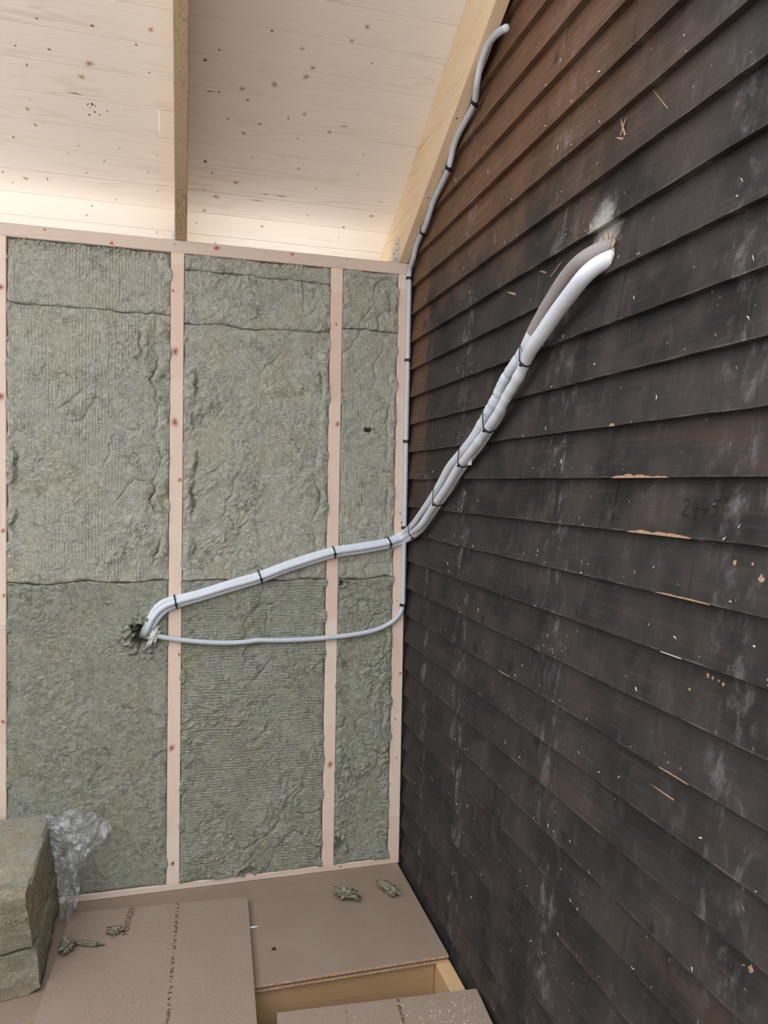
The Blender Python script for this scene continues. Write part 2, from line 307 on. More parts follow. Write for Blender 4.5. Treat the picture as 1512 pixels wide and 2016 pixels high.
# mineral wool
def wool_mat(name, base, yel, dk, lt, rib=None):
    N = NT(name); P = N.sep()
    w1 = N.noise(N.pos, 34, 3, 0.6, 0, True)
    wp = N.vm('ADD', N.pos, N.vm('MULTIPLY', N.vm('SUBTRACT', w1, (0.5,0.5,0.5)), (0.07,0.07,0.07)))
    cl = N.noise(wp, 62, 5, 0.66, 0.8)
    fb = N.noise(N.vm('MULTIPLY', wp, (110, 110, 290)), 1.0, 5, 0.72, 1.8)
    fb2 = N.noise(N.vm('MULTIPLY', wp, (300, 300, 110)), 1.0, 4, 0.7, 1.6)
    fine = N.noise(N.pos, 800, 2, 0.6)
    big = N.noise(N.pos, 5.0, 4, 0.6)
    cr = N.math('ABSOLUTE', N.math('SUBTRACT', N.noise(wp, 15, 4, 0.6, 0.5), 0.5))
    crm = N.math('MULTIPLY', N.mr(cr, 0.014, 0.003), N.mr(N.noise(N.vm('ADD', N.pos, (7, 2, 4)), 9, 2), 0.53, 0.64))
    col = N.mix(N.mr(big, 0.46, 0.68, 0, 0.85), base, yel)
    blu = N.noise(N.vm('ADD', N.pos, (3.1, 1.7, 5.2)), 8, 4)
    col = N.mix(N.mr(blu, 0.50, 0.66, 0, 0.6), col, S(182,184,180))
    # flake-like clumps of fibre, each a little lighter or darker and tilted
    c1 = N.sep(N.vor(N.vm('MULTIPLY', wp, (1.0, 1.0, 1.5)), 62, out='Color'))[0]
    c2 = N.sep(N.vor(N.vm('MULTIPLY', wp, (1.3, 1.3, 1.0)), 150, out='Color'))[1]
    col = N.mix(N.mr(c1, 0.55, 0.0, 0, 0.42, False), col, dk)
    col = N.mix(N.mr(c1, 0.6, 1.0, 0, 0.35, False), col, lt)
    col = N.mix(N.mr(c2, 0.55, 0.0, 0, 0.32, False), col, dk)
    col = N.mix(N.mr(c2, 0.6, 1.0, 0, 0.32, False), col, lt)
    col = N.mix(N.mr(cl, 0.49, 0.28, 0, 0.6), col, dk)
    col = N.mix(N.mr(cl, 0.52, 0.72, 0, 0.5), col, lt)
    col = N.mix(N.mr(fb, 0.5, 0.70, 0, 0.6), col, lt)
    col = N.mix(N.mr(fb2, 0.52, 0.74, 0, 0.4), col, lt)
    col = N.mix(N.mr(fb, 0.47, 0.28, 0, 0.55), col, dk)
    col = N.mix(N.math('MULTIPLY', crm, 0.65), col, S(84,78,62))
    h = N.math('ADD', N.math('MULTIPLY', cl, 1.0), N.math('ADD', N.math('MULTIPLY', N.math('ADD', fb, fb2), 0.45), N.math('MULTIPLY', fine, 0.12)))
    h = N.math('SUBTRACT', h, N.math('MULTIPLY', crm, 0.6))
    h = N.math('ADD', h, N.math('ADD', N.math('MULTIPLY', c1, 0.28), N.math('MULTIPLY', c2, 0.16)))
    if rib:
        a, c = (P[0], P[2]) if rib == 'v' else (P[2], P[0])
        jog = N.math('MULTIPLY', N.noise(N.pos, 16, 2), 0.012)
        wv = N.math('SINE', N.math('MULTIPLY', N.math('ADD', a, jog), 2*math.pi/0.0112))
        brk = N.mr(N.noise(N.comb(N.math('MULTIPLY', a, 34), N.math('MULTIPLY', c, 22), 0.0), 1.0, 2), 0.40, 0.56)
        pm = N.mr(N.noise(N.vm('ADD', N.pos, (1, 5, 3)), 5.5, 2), 0.40, 0.56)
        rm = N.math('MULTIPLY', brk, pm)
        col = N.mix(N.math('MULTIPLY', rm, N.mr(wv, 0.1, 1, 0, 0.30)), col, lt)
        col = N.mix(N.math('MULTIPLY', rm, N.mr(wv, -0.3, -1, 0, 0.42)), col, dk)
        h = N.math('ADD', h, N.math('MULTIPLY', N.math('MULTIPLY', wv, rm), 0.22))
    N.bump(h, 0.9, 0.006)
    return N.fin(col, 0.95, 0.05)
_w = (S(200,199,186), S(200,194,170), S(140,136,120), S(228,226,214))
_g = (S(174,177,162), S(178,174,150), S(110,111,97), S(204,206,191))
M['wool'] = wool_mat('mineral_wool', *_w)
M['wool_rib'] = wool_mat('mineral_wool_ribbed', *_w, rib='v')
M['wool_low'] = wool_mat('mineral_wool_greener', *_g)
M['wool_low_rib'] = wool_mat('mineral_wool_greener_ribbed', *_g, rib='h')
M['wool_slab'] = wool_mat('mineral_wool_slab', S(174,167,148), S(186,172,132), S(122,114,94), S(200,192,170))

def clap_mat():
    N = NT('dark_stained_clapboard'); P = N.sep(); x, y, z = P[0], P[1], P[2]
    off = N.math('MULTIPLY', N.rnd, 53.0)
    yo = N.math('ADD', y, off)
    gr = N.noise(N.comb(0.0, N.math('MULTIPLY', yo, 5), N.math('MULTIPLY', z, 170)), 1.0, 4, 0.65, 0.4)
    fig = N.noise(N.comb(0.0, N.math('MULTIPLY', yo, 1.6), N.math('MULTIPLY', z, 22)), 1.0, 3, 0.5, 0.5)
    sm = N.noise(N.pos, 5.0, 4, 0.6)
    base = N.mix(N.mr(sm, 0.36, 0.64), S(31,31,30), S(64,57,54))
    base = N.mix(N.math('MULTIPLY', N.rnd, 0.45), base, S(52,51,50))
    base = N.mix(N.mr(gr, 0.5, 0.8, 0, 0.45), base, S(84,74,70))
    base = N.mix(N.mr(fig, 0.55, 0.75, 0, 0.35), base, S(78,60,52))
    # brown, less weathered stain: high up under the roof and where a corner trim once sat
    top = N.mr(N.math('ADD', z, N.math('MULTIPLY', N.math('SUBTRACT', sm, 0.5), 0.5)), 2.12, 2.55)
    nearc = N.mr(y, -1.9, -1.0)
    top = N.math('MULTIPLY', top, nearc)
    cor = N.math('MULTIPLY', N.mr(y, -0.205, -0.185), N.mr(z, 1.15, 2.3))
    brown = N.math('MAXIMUM', N.math('MULTIPLY', top, 0.85), N.math('MULTIPLY', cor, 0.8))
    bcol = N.mix(N.mr(gr, 0.4, 0.75), S(106,76,56), S(134,100,76))
    col = N.mix(brown, base, bcol)
    # dark knots showing through the stain
    vy = N.comb(0.0, N.math('MULTIPLY', yo, 5.0), N.math('MULTIPLY', z, 6.0))
    kd = N.vor(vy, 1.0)
    col = N.mix(N.math('MULTIPLY', N.mr(N.math('ADD', kd, N.math('MULTIPLY', N.math('SUBTRACT', N.noise(N.pos, 60, 4), 0.5), 0.25)), 0.13, 0.04), 0.7), col, S(30,27,26))
    # worn, paler lower edges of the boards
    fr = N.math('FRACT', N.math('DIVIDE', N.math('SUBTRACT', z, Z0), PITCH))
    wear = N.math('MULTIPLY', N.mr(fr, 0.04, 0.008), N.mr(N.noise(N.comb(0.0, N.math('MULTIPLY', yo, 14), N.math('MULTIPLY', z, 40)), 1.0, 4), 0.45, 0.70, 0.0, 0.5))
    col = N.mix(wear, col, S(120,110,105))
    # vertical brush / drip marks
    vs = N.noise(N.comb(0.0, N.math('MULTIPLY', y, 60), N.math('MULTIPLY', z, 7)), 1.0, 4, 0.6, 0.3)
    col = N.mix(N.mr(vs, 0.56, 0.74, 0, 0.5), col, S(30,28,28))
    # chalky dust: old stud lines and random scuffs
    st1 = N.mr(N.math('ABSOLUTE', N.math('ADD', y, 0.60)), 0.09, 0.0)
    st2 = N.mr(N.math('ABSOLUTE', N.math('ADD', y, 1.22)), 0.10, 0.0)
    st3 = N.mr(N.math('ABSOLUTE', N.math('ADD', y, 1.84)), 0.08, 0.0)
    st4 = N.mr(N.math('ABSOLUTE', N.math('ADD', y, 0.23)), 0.05, 0.0)
    st = N.math('MAXIMUM', N.math('MAXIMUM', st1, N.math('MULTIPLY', st2, 0.7)), N.math('MAXIMUM', N.math('MULTIPLY', st3, 0.6), N.math('MULTIPLY', st4, 0.7)))
    du = N.noise(N.comb(0.0, N.math('MULTIPLY', y, 26), N.math('MULTIPLY', z, 11)), 1.0, 6, 0.72, 0.4)
    du2 = N.noise(N.pos, 14, 5, 0.7)
    dust = N.math('MULTIPLY', N.mr(du, 0.45, 0.75), N.math('ADD', N.math('MULTIPLY', st, 0.75), 0.12))
    dust = N.math('MULTIPLY', dust, N.mr(du2, 0.38, 0.62))
    col = N.mix(dust, col, S(150,146,148))
    # fine pale flecks
    fl = N.vor(N.comb(0.0, N.math('MULTIPLY', y, 42), N.math('MULTIPLY', z, 30)), 1.0)
    flm = N.math('MULTIPLY', N.mr(fl, 0.085, 0.03), N.mr(N.noise(N.pos, 7, 3), 0.47, 0.6))
    col = N.mix(N.math('MULTIPLY', flm, 0.8), col, S(176,168,162))
    # drilling dust round the pipe entry
    d = N.vm('DISTANCE', N.comb(0.0, N.math('MULTIPLY', N.math('ADD', y, 1.405), 1.25), N.math('SUBTRACT', z, 2.125)), (0, 0, 0))
    dn = N.math('ADD', d, N.math('MULTIPLY', N.math('SUBTRACT', N.noise(N.pos, 60, 5, 0.7), 0.5), 0.10))
    col = N.mix(N.mr(dn, 0.085, 0.02, 0, 0.85), col, S(172,170,164))
    h = N.math('ADD', N.math('MULTIPLY', gr, 0.7), N.math('MULTIPLY', sm, 0.3))
    N.bump(h, 0.35, 0.0012)
    return N.fin(col, N.mr(sm, 0.3, 0.7, 0.55, 0.72), 0.22)
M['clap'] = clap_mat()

def chip_mat(name='floor_chipboard', ca=S(140,121,108), cb=S(164,145,131)):
    N = NT(name); ge = N.n('ShaderNodeNewGeometry'); nz = N.math('ABSOLUTE', N.sep(ge.outputs['True Normal'])[2])
    n1 = N.noise(N.pos, 420, 3, 0.7); n2 = N.noise(N.pos, 6, 3)
    top = N.mix(N.mr(n1, 0.35, 0.7), ca, cb)
    top = N.mix(N.mr(n2, 0.4, 0.7, 0, 0.35), top, S(154,141,131))
    sp = N.vor(N.pos, 95); top = N.mix(N.math('MULTIPLY', N.mr(sp, 0.14, 0.05), N.mr(N.noise(N.pos, 9, 2), 0.5, 0.65, 0, 0.6)), top, S(104,82,66))
    v = N.vor(N.vm('MULTIPLY', N.pos, (1, 1, 2.2)), 260, out='Color')
    g = N.sep(v)[0]
    edge = N.mix(g, S(150,108,76), S(226,186,148))
    col = N.mix(N.mr(nz, 0.5, 0.8), edge, top)
    N.bump(n1, 0.25, 0.0008)
    return N.fin(col, 0.7, 0.25)
M['chip'] = chip_mat()
M['chip_shade'] = chip_mat('shade_toned_chipboard', S(134,115,101), S(158,139,124))  # darker tone painted in for the shade behind the loose sheet

def plain(name, col, rough=0.5, spec=0.4, metal=0.0, nscale=None, var=0.12):
    N = NT(name); c = col
    if nscale:
        n = N.noise(N.pos, nscale, 4); c = N.mix(N.mr(n, 0.35, 0.7), col, tuple(v*(1-var) for v in col[:3])+(1,))
        N.bump(n, 0.15, 0.0006)
    N.fin(c, rough, spec); N.b.inputs['Metallic'].default_value = metal; return N.m
M['white'] = plain('white_pipe_sleeve', S(217,223,233), 0.42, 0.45, nscale=40, var=0.06)
M['conduit'] = plain('pale_grey_conduit', S(200,206,217), 0.40, 0.45, nscale=50, var=0.05)
M['grey'] = plain('grey_foam_sleeve', S(158,150,148), 0.85, 0.15, nscale=220, var=0.16)
M['black'] = plain('black_nylon', S(26,26,28), 0.4, 0.4, nscale=90)
M['screw'] = plain('zinc_nail_head', S(170,172,176), 0.35, 0.5, 0.8, nscale=300)
M['steel'] = plain('galvanised_steel', S(198,198,200), 0.42, 0.5, 0.75, nscale=120, var=0.2)
M['hole'] = plain('punched_hole', S(60,52,46), 0.8, 0.1, nscale=300)
M['nail'] = plain('dark_nail', S(58,42,36), 0.5, 0.4, 0.3, nscale=300)
M['crack'] = plain('resin_split', S(110,72,52), 0.8, 0.1, nscale=300)
M['foam'] = plain('white_filler', S(226,226,222), 0.85, 0.15, nscale=160, var=0.15)
M['bare'] = plain('bare_wood_splinter', S(178,144,122), 0.75, 0.2, nscale=180, var=0.3)
M['fresh'] = plain('freshly_broken_wood', S(216,178,158), 0.75, 0.2, nscale=180, var=0.25)
M['pale'] = plain('pale_shaving', S(222,214,206), 0.8, 0.2, nscale=180, var=0.2)
M['ink'] = plain('printed_ink', S(74,56,46), 0.8, 0.1, nscale=500, var=0.3)
M['pencil'] = plain('pencil_lead', S(18,16,16), 0.6, 0.2, nscale=500, var=0.3)
M['sheath'] = plain('dark_wind_barrier', S(70,66,60), 0.9, 0.1, nscale=30, var=0.2)
M['deck'] = plain('dark_under_floor', S(70,54,40), 0.9, 0.1, nscale=30, var=0.2)
M['plug'] = plain('white_plastic_plug', S(236,236,236), 0.4, 0.4, nscale=90, var=0.05)
def film_mat():
    N = NT('clear_plastic_film')
    n = N.noise(N.pos, 70, 4, 0.6, 1.2)
    N.bump(n, 0.8, 0.006)
    N.fin(S(214,216,220), 0.14, 0.7)
    tr = N.n('ShaderNodeBsdfTransparent'); mx = N.n('ShaderNodeMixShader')
    N.put(mx.inputs[0], N.mr(N.noise(N.pos, 38, 3), 0.35, 0.72, 0.18, 0.62))
    N.t.links.new(tr.outputs[0], mx.inputs[1]); N.t.links.new(N.b.outputs[0], mx.inputs[2]); N.t.links.new(mx.outputs[0], N.out.inputs[0])
    return N.m
M['film'] = film_mat()
def film_top_mat():
    N = NT('clear_film_lying_flat'); N.bump(N.noise(N.pos, 30, 3), 0.3, 0.004); N.fin(S(200,196,190), 0.3, 0.5)
    tr = N.n('ShaderNodeBsdfTransparent'); mx = N.n('ShaderNodeMixShader'); N.put(mx.inputs[0], N.mr(N.noise(N.pos, 20, 3), 0.35, 0.75, 0.12, 0.30))
    N.t.links.new(tr.outputs[0], mx.inputs[1]); N.t.links.new(N.b.outputs[0], mx.inputs[2]); N.t.links.new(mx.outputs[0], N.out.inputs[0])
    return N.m
M['film_top'] = film_top_mat()

def knot(c, r, s, normal, along, parent, kind):
    """a slightly proud knot disc: c centre, along = grain direction"""
    nrm = Vector(normal).normalized(); a = Vector(along).normalized(); b = nrm.cross(a)
    V = [Vector(c)+nrm*0.0011]; K = [1.0]; n = 14
    ph = random.random()*6
    for q, kk, hh in ((0.45, 0.72, 0.0009), (0.8, 0.3, 0.0006), (1.15, 0.0, 0.0003)):
        for i in range(n):
            t = 2*math.pi*i/n; w = 1+0.12*math.sin(2*t+ph)+0.07*math.sin(3*t+ph*2)
            V.append(Vector(c)+nrm*hh+(a*math.cos(t)*1.18+b*math.sin(t))*r*q*w); K.append(kk)
    F = [(0, 1+i, 1+(i+1) % n) for i in range(n)]
    for k in range(2):
        F += [(1+k*n+i, 1+(k+1)*n+i, 1+(k+1)*n+(i+1) % n, 1+k*n+(i+1) % n) for i in range(n)]
    m = M['knot_d'] if (s >= 1 and r < 0.006 or s > 1.4) and kind == 'c' or s >= 2 else M['knot_c' if kind == 'c' else 'knot_s']
    return mesh_obj('knot', [tuple(v) for v in V], F, m, parent, True, col=K)

gd = MB().box((-14, -14, -0.62), (14, 14, -0.60)).build('ground', plain('pale_gravel_ground', S(192,188,182), 0.9, 0.1, nscale=3, var=0.15), None)
gd['kind'] = 'structure'
# ------------------------------------------------------------------ back wall: plates, studs, sheathing
TT, TB, ST = 2.451, 2.405, 0.025
wb = thing('wall_back', loc=(-1.3, 0.08, 0), kind='structure')
MB().box((-2.7, 0.150, -0.30), (0.06, 0.162, 2.45)).build('sheathing', M['sheath'], wb)
MB().box((-0.0035, 0.022, -0.24), (0.062, 0.162, 2.62)).build('corner_light_seal', M['sheath'], wb)  # hidden filler, added to stop sunlight leaking through the corner
tp = MB().box((-2.7, 0.0, TB), (-0.0045, 0.148, TT), 0.002).build('top_plate', M['plate'], wb)
sp = MB().box((-2.7, 0.0, 0.0005), (-0.0045, 0.148, ST), 0.002).build('sill_plate', M['plate'], wb)
studs = []
for x0, x1 in ((-1.5285, -1.4805), (-0.928, -0.880), (-0.328, -0.280), (-0.0525, -0.0045)):
    studs.append(MB().box((x0, 0.0, ST), (x1, 0.148, TB), 0.0022).build('stud', M['stud'], wb))
MB().box((-2.1285, 0.0, ST), (-2.0805, 0.148, TB), 0.002).build('stud', M['stud'], wb)
for (x, y, z, r, s) in SK:
    if z > TB-0.002: par, al = tp, (1, 0, 0)
    elif z < ST: par, al = sp, (1, 0, 0)
    else:
        par = studs[int(np.argmin([abs(x-c) for c in (-1.50, -0.904, -0.304, -0.0285)]))]; al = (0, 0, 1)
    bb = [WL[par.name][0]-par.dimensions[0]/2, WL[par.name][0]+par.dimensions[0]/2]
    r = min(r*1.15, 0.019)
    x = min(max(x, bb[0]+r*1.2), bb[1]-r*1.2)
    if al[0]: z = min(max(z, (TB if z > 1 else 0)+r*1.2), (TT if z > 1 else ST)-r*1.2)
    knot((x, 0.0, z), r, s, (0, -1, 0), al, par, 's')

wlf = MB().box((-2.82, -4.6, -0.24), (-2.705, 0.16, 1.55)).build('wall_left_blocker', M['plate'], None)  # unseen half-height wall, added to cut low light from the left
wlf['kind'] = 'structure'
wfr = MB().box((-2.70, -4.72, -0.24), (0.06, -4.61, 0.85)).build('wall_front_blocker', M['plate'], None)  # unseen low wall, added so less front light reaches the lower boards
wfr['kind'] = 'structure'
# ------------------------------------------------------------------ mineral wool batts
def batt(label, x0, x1, z0, z1, seed, mat, cracks=(), holes=(), rib=0.6, rough=1.0, base=0.004, top_rough=0.0):
    res = 0.0032
    nx = int((x1-x0)/res)+1; nz = int((z1-z0)/res)+1
    X, Z = np.meshgrid(np.linspace(x0, x1, nx), np.linspace(z0, z1, nz))
    wx = X+0.02*gn(X*13, Z*13, seed+1)+0.006*gn(X*45, Z*45, seed+2)
    wz = Z+0.02*gn(X*13, Z*13, seed+3)+0.006*gn(X*45, Z*45, seed+4)
    msk = sstep(-0.25, 0.45, gn(X*5, Z*4, seed+5))
    h = 0.0026*np.abs(gn(wx*15, wz*13, seed+6))*2*(0.45+0.9*msk)
    h += 0.0026*np.abs(gn(wx*36, wz*32, seed+7))*2*(0.4+0.9*msk)
    h += 0.0021*np.abs(gn(wx*82, wz*76, seed+8))*2*(0.5+0.7*msk)+0.0006*gn(wx*120, wz*120, seed+30)
    h += 0.004*gn(X*4, Z*4, seed+9)
    # torn fibrous layers: one-sided ledges
    q1 = (gn(wx*11, wz*9, seed+31)+0.35*gn(wx*40, wz*34, seed+32)+0.15*gn(wx*95, wz*95, seed+33))*3.2
    q2 = (gn(wx*24+5, wz*20, seed+34)+0.3*gn(wx*80, wz*70, seed+35))*3.0
    f1 = q1-np.floor(q1); f2 = q2-np.floor(q2)
    f1 = f1*(1-sstep(0.90, 1.0, f1)); f2 = f2*(1-sstep(0.88, 1.0, f2))
    lm = sstep(-0.1, 0.35, gn(X*7, Z*6, seed+36)); lm2 = sstep(-0.15, 0.3, gn(X*9+4, Z*8, seed+37))
    h += 0.0024*f1*lm+0.0016*f2*lm2
    h *= rough
    # random folds
    fo = np.abs(gn(wx*7, wz*6, seed+13)); fm = sstep(0.05, 0.4, gn(X*4, Z*3, seed+14))
    h -= 0.007*np.exp(-(fo/0.035)**2)*fm*rough
    for (cx, za, zb, amp, dep, ph) in cracks:
        c = cx+1.7*amp*gn(Z*7+ph, Z*0+ph, seed+15)+0.8*amp*gn(Z*24, Z*0+ph, seed+16)+0.3*amp*gn(Z*70, Z*0+ph, seed+25)
        m = sstep(za, za+0.08, Z)*(1-sstep(zb-0.08, zb, Z))
        dd = dep*m*np.clip(0.45+1.5*gn(Z*9, Z*0+ph, seed+26), 0.05, 1.2); sg = np.sign(cx-(x0+x1)/2)
        e = (X-c)*sg
        h -= 0.8*dd*np.exp(-(e/0.0034)**2)+0.35*dd*np.exp(-(np.minimum(e, 0)/0.02)**2)*(e < 0)
        h += 0.55*dd*sstep(0.002, 0.012, e)*(1-sstep(0.02, 0.05, e))*(0.6+0.9*np.abs(gn(X*40, Z*30, seed+27))*2)
    d = np.minimum(np.minimum(X-x0, x1-X), np.minimum(Z-z0, z1-Z)*1.0)
    h -= 0.009*np.exp(-(d/0.0040)**2)*np.clip(0.45+1.6*gn(X*16, Z*16, seed+17), 0, 1.3)
    ds = np.minimum(X-x0, x1-X)
    h += 0.004*np.exp(-((ds-0.02)/0.014)**2)*(0.4+gn(Z*12, X*3, seed+18))
    if top_rough:
        t = np.exp(-((z1-Z)/0.03)**2); h += t*(-0.014+0.022*np.abs(gn(X*60, Z*60, seed+19)))*top_rough
    for (hx, hz, rx, rz, dep, rim) in holes:
        q = np.sqrt(((X-hx)/rx)**2+((Z-hz)/rz)**2)+0.45*gn(X*40, Z*40, seed+20)+0.2*gn(X*110, Z*110, seed+21)
        h -= dep*(1-sstep(0.65, 1.05, q))
        h += rim*np.exp(-((q-1.35)/0.45)**2)*np.maximum(0, gn(X*55, Z*55, seed+22)+0.25)*2
    for zz, up in ((z0, 0), (z1, 1)):
        for si, sm_ in enumerate((2.1755, 2.3435, 2.1485, 1.1855)):
            if abs(zz-sm_) < 0.0025:
                w_ = np.exp(-((Z-zz)/0.05)**2); Z = Z+w_*(0.009*gn(X*7, X*0+si*3.3, 777+si+int(x0*90))+0.003*gn(X*40, X*0+si, 778+si))
    Y = base-h
    Y = np.clip(Y, -0.014, 0.145)
    # ragged tufts that creep over the stud faces
    ed = np.zeros_like(X)
    if True:
        l = np.maximum(0, gn(Z[:, 0]*14, Z[:, 0]*0, seed+23)-0.12)*0.012; r = np.maximum(0, gn(Z[:, 0]*14, Z[:, 0]*0+5, seed+24)-0.12)*0.012
        wl = np.exp(-((X-x0)/0.012)**2); wr = np.exp(-((x1-X)/0.012)**2)
        Xn = X-l[:, None]*wl+r[:, None]*wr
        Y = np.where((l[:, None]*wl > 0.0008) | (r[:, None]*wr > 0.0008), np.minimum(Y, -0.0025-0.3*(l[:, None]*wl+r[:, None]*wr)), Y)
        X = Xn
    V = np.stack([X, Y, Z], -1).reshape(-1, 3)
    i = np.arange(nz-1)[:, None]*nx+np.arange(nx-1)[None, :]
    F = np.stack([i, i+1, i+nx+1, i+nx], -1).reshape(-1, 4)
    bd = list(range(nx))+[k*nx+nx-1 for k in range(1, nz)]+[(nz-1)*nx+k for k in range(nx-2, -1, -1)]+[k*nx for k in range(nz-2, 0, -1)]
    n0 = len(V); B = V[bd].copy(); B[:, 1] = 0.146
    B[:, 0] = np.clip(B[:, 0], x0, x1)
    V = np.vstack([V, B, [[(x0+x1)/2, 0.146, (z0+z1)/2]]*1]); m = len(bd)
    q = np.array([(bd[k], n0+k, n0+(k+1) % m, bd[(k+1) % m]) for k in range(m)])
    F = np.vstack([F, q])
    if label is None: return mesh_obj('wool_infill', V[:-1], F, mat, wb, True)      # bay beyond the frame: part of the wall
    o = mesh_obj('insulation_batt', V[:-1], F, mat, None, True)
    tag(o, label, 'insulation', 'mineral wool batts between the studs'); return o

G = 0.0015
a0, a1 = -1.4805+G, -0.928-G
b0, b1 = -0.880+G, -0.328-G
c0, c1 = -0.280+G, -0.0525-G
batt('short ribbed wool batt at top of leftmost bay, under top plate', a0, a1, 2.177, TB-0.001, 100, M['wool_rib'], rib=1.0, rough=0.75, top_rough=1.0, cracks=((a1-0.05, 2.26, 2.40, 0.01, 0.012, 1),))
batt('tall ribbed wool batt in middle of leftmost bay, cracked along right edge', a0, a1, 1.187, 2.174, 200, M['wool_rib'], rib=1.0, rough=0.9,
     cracks=((a1-0.045, 1.22, 2.17, 0.016, 0.026, 2), (a0+0.03, 1.3, 1.75, 0.012, 0.016, 3), (a1-0.10, 1.9, 2.17, 0.012, 0.014, 4)))
batt('bottom wool batt of leftmost bay, torn open where white pipes enter', a0, a1, ST+0.001, 1.184, 300, M['wool_low'], rib=0.2, rough=0.8,
     holes=((-1.022, 0.985, 0.036, 0.045, 0.10, 0.018),))
batt('thin strip of wool at top of middle bay, under top plate', b0, b1, 2.345, TB-0.001, 400, M['wool'], rib=0.4, rough=0.9, top_rough=0.4)
batt('short wool batt second from top in middle bay', b0, b1, 2.150, 2.342, 500, M['wool'], rib=0.1, rough=1.25)
batt('tall crumpled wool batt in middle bay above the white pipe bundle', b0, b1, 1.188, 2.147, 600, M['wool'], rib=0.1, rough=1.1,
     cracks=((b0+0.04, 1.25, 2.0, 0.014, 0.018, 5), (b1-0.045, 1.22, 1.75, 0.014, 0.022, 6), (b1-0.03, 1.75, 2.05, 0.008, 0.012, 7)))
batt('bottom wool batt of middle bay crossed by the thin conduit', b0, b1, ST+0.001, 1.185, 700, M['wool_low_rib'], rib=0.3, rough=1.1, holes=((-0.62, 0.04, 0.03, 0.02, 0.02, 0.01),))
batt('small wool batt at top of narrow right bay', c0, c1, 2.176, TB-0.001, 800, M['wool'], rib=0.1, rough=1.2, cracks=((c1-0.03, 2.19, 2.38, 0.008, 0.014, 8),))
batt('ribbed wool batt of narrow right bay with small dark hole', c0, c1, 1.187, 2.173, 900, M['wool_rib'], rib=1.0, rough=0.75,
     holes=((-0.168, 1.778, 0.016, 0.009, 0.08, 0.004),), cracks=((c1-0.03, 1.22, 2.1, 0.010, 0.014, 9),))
batt('bottom wool batt of narrow right bay beside the dark wall', c0, c1, ST+0.001, 1.184, 1000, M['wool_low'], rib=0.1, rough=1.15,
     holes=((-0.265, 1.168, 0.012, 0.012, 0.05, 0.01), (-0.262, 0.10, 0.02, 0.03, 0.03, 0.012)), cracks=((c1-0.035, 0.5, 1.1, 0.01, 0.012, 10),))

batt(None, -2.0805+G, -1.5285-G, ST+0.001, TB-0.001, 1100, M['wool'], rough=0.9)
# ------------------------------------------------------------------ right wall of dark lapped clapboards

wr = thing('wall_right', loc=(0.02, -2.0, 0), kind='structure')
claps = {}
def clap(k, ya, yb, tw=0.0):
    zb = Z0-k*PITCH
    lx = TH+0.0005; hgt = PITCH+0.022
    sl = lx/PITCH
    n = max(2, int((ya-yb)/0.03)); ys = np.linspace(ya, yb, n)
    V = []; F = []
    for y in ys:
        e = 0.0011*float(gn(y*9, k*3.7, 5))+0.0006*float(gn(y*40, k*3.7, 6)); e2 = 0.0012*float(gn(y*3, k*1.3, 8))+tw
        V += [(0.0+e2, y, zb+e), (0.0+e2+sl*hgt, y, zb+hgt), (TH+e2+sl*hgt, y, zb+hgt), (TH+e2, y, zb+e+0.001)]
    for i in range(n-1):
        for j in range(4):
            F.append((i*4+j, i*4+(j+1) % 4, i*4+4+(j+1) % 4, i*4+4+j))
    F += [(3, 2, 1, 0), tuple((n-1)*4+j for j in range(4))]
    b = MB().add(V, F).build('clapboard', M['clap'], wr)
    claps.setdefault(k, []).append((ya, yb, b)); return b
YB, YF = 0.02, -4.6
SPLIT = {-3: -1.478, 1: -1.476, -9: -1.2, 5: -2.6, 9: -0.9, -6: -2.7, 12: -2.2}
for k in range(-22, 18):
    if k in SPLIT:
        clap(k, YB, SPLIT[k]+0.0008); clap(k, SPLIT[k]-0.0008, YF, 0.0012)
    else:
        clap(k, YB, YF)
def on_board(y, z):
    k = math.ceil((Z0-z)/PITCH-1e-6); 
    for (ya, yb, b) in claps[k]:
        if yb <= y <= ya: break
    x = (z-(Z0-k*PITCH))*(TH/PITCH)
    return b, x
# bare-wood chips knocked off the lower edges
def chip(ya, yb, k, h, mat=None):
    zb = Z0-k*PITCH; n = 14; V = []; F = []
    b, _ = on_board((ya+yb)/2, zb+0.01)
    for i in range(n+1):
        t = i/n; y = ya+(yb-ya)*t; e = math.sin(math.pi*min(1, max(0, t)))**0.4
        hh = h*e*(0.75+0.5*float(gn(t*6, k, 3))+0.3*float(gn(t*17, k, 4)))+0.0008
        V += [(-0.0012, y, zb-0.0008), (-0.0014+hh*TH/PITCH, y, zb+hh), (0.004, y, zb-0.0012)]
    for i in range(n):
        F += [(i*3, i*3+3, i*3+4, i*3+1), (i*3+2, i*3+5, i*3+3, i*3)]
    return MB().add(V, F).build('bare_wood_chip', mat or M['bare'], b, fix=False)
for ya, yb, k, h in ((-1.476, -1.615, 0, 0.011), (-1.612, -1.665, 0, 0.003), (-1.54, -1.735, 1, 0.010), (-1.462, -1.482, -1, 0.010), (-1.64, -1.79, 2, 0.0035), (-0.93, -1.00, 5, 0.003), (-1.665, -1.75, 5, 0.003)):
    chip(ya, yb, k, h*0.6)
for ya, yb, k, h in ((-1.66, -1.72, 3, 0.0004),):
    chip(ya, yb, k, h, M['pale'])
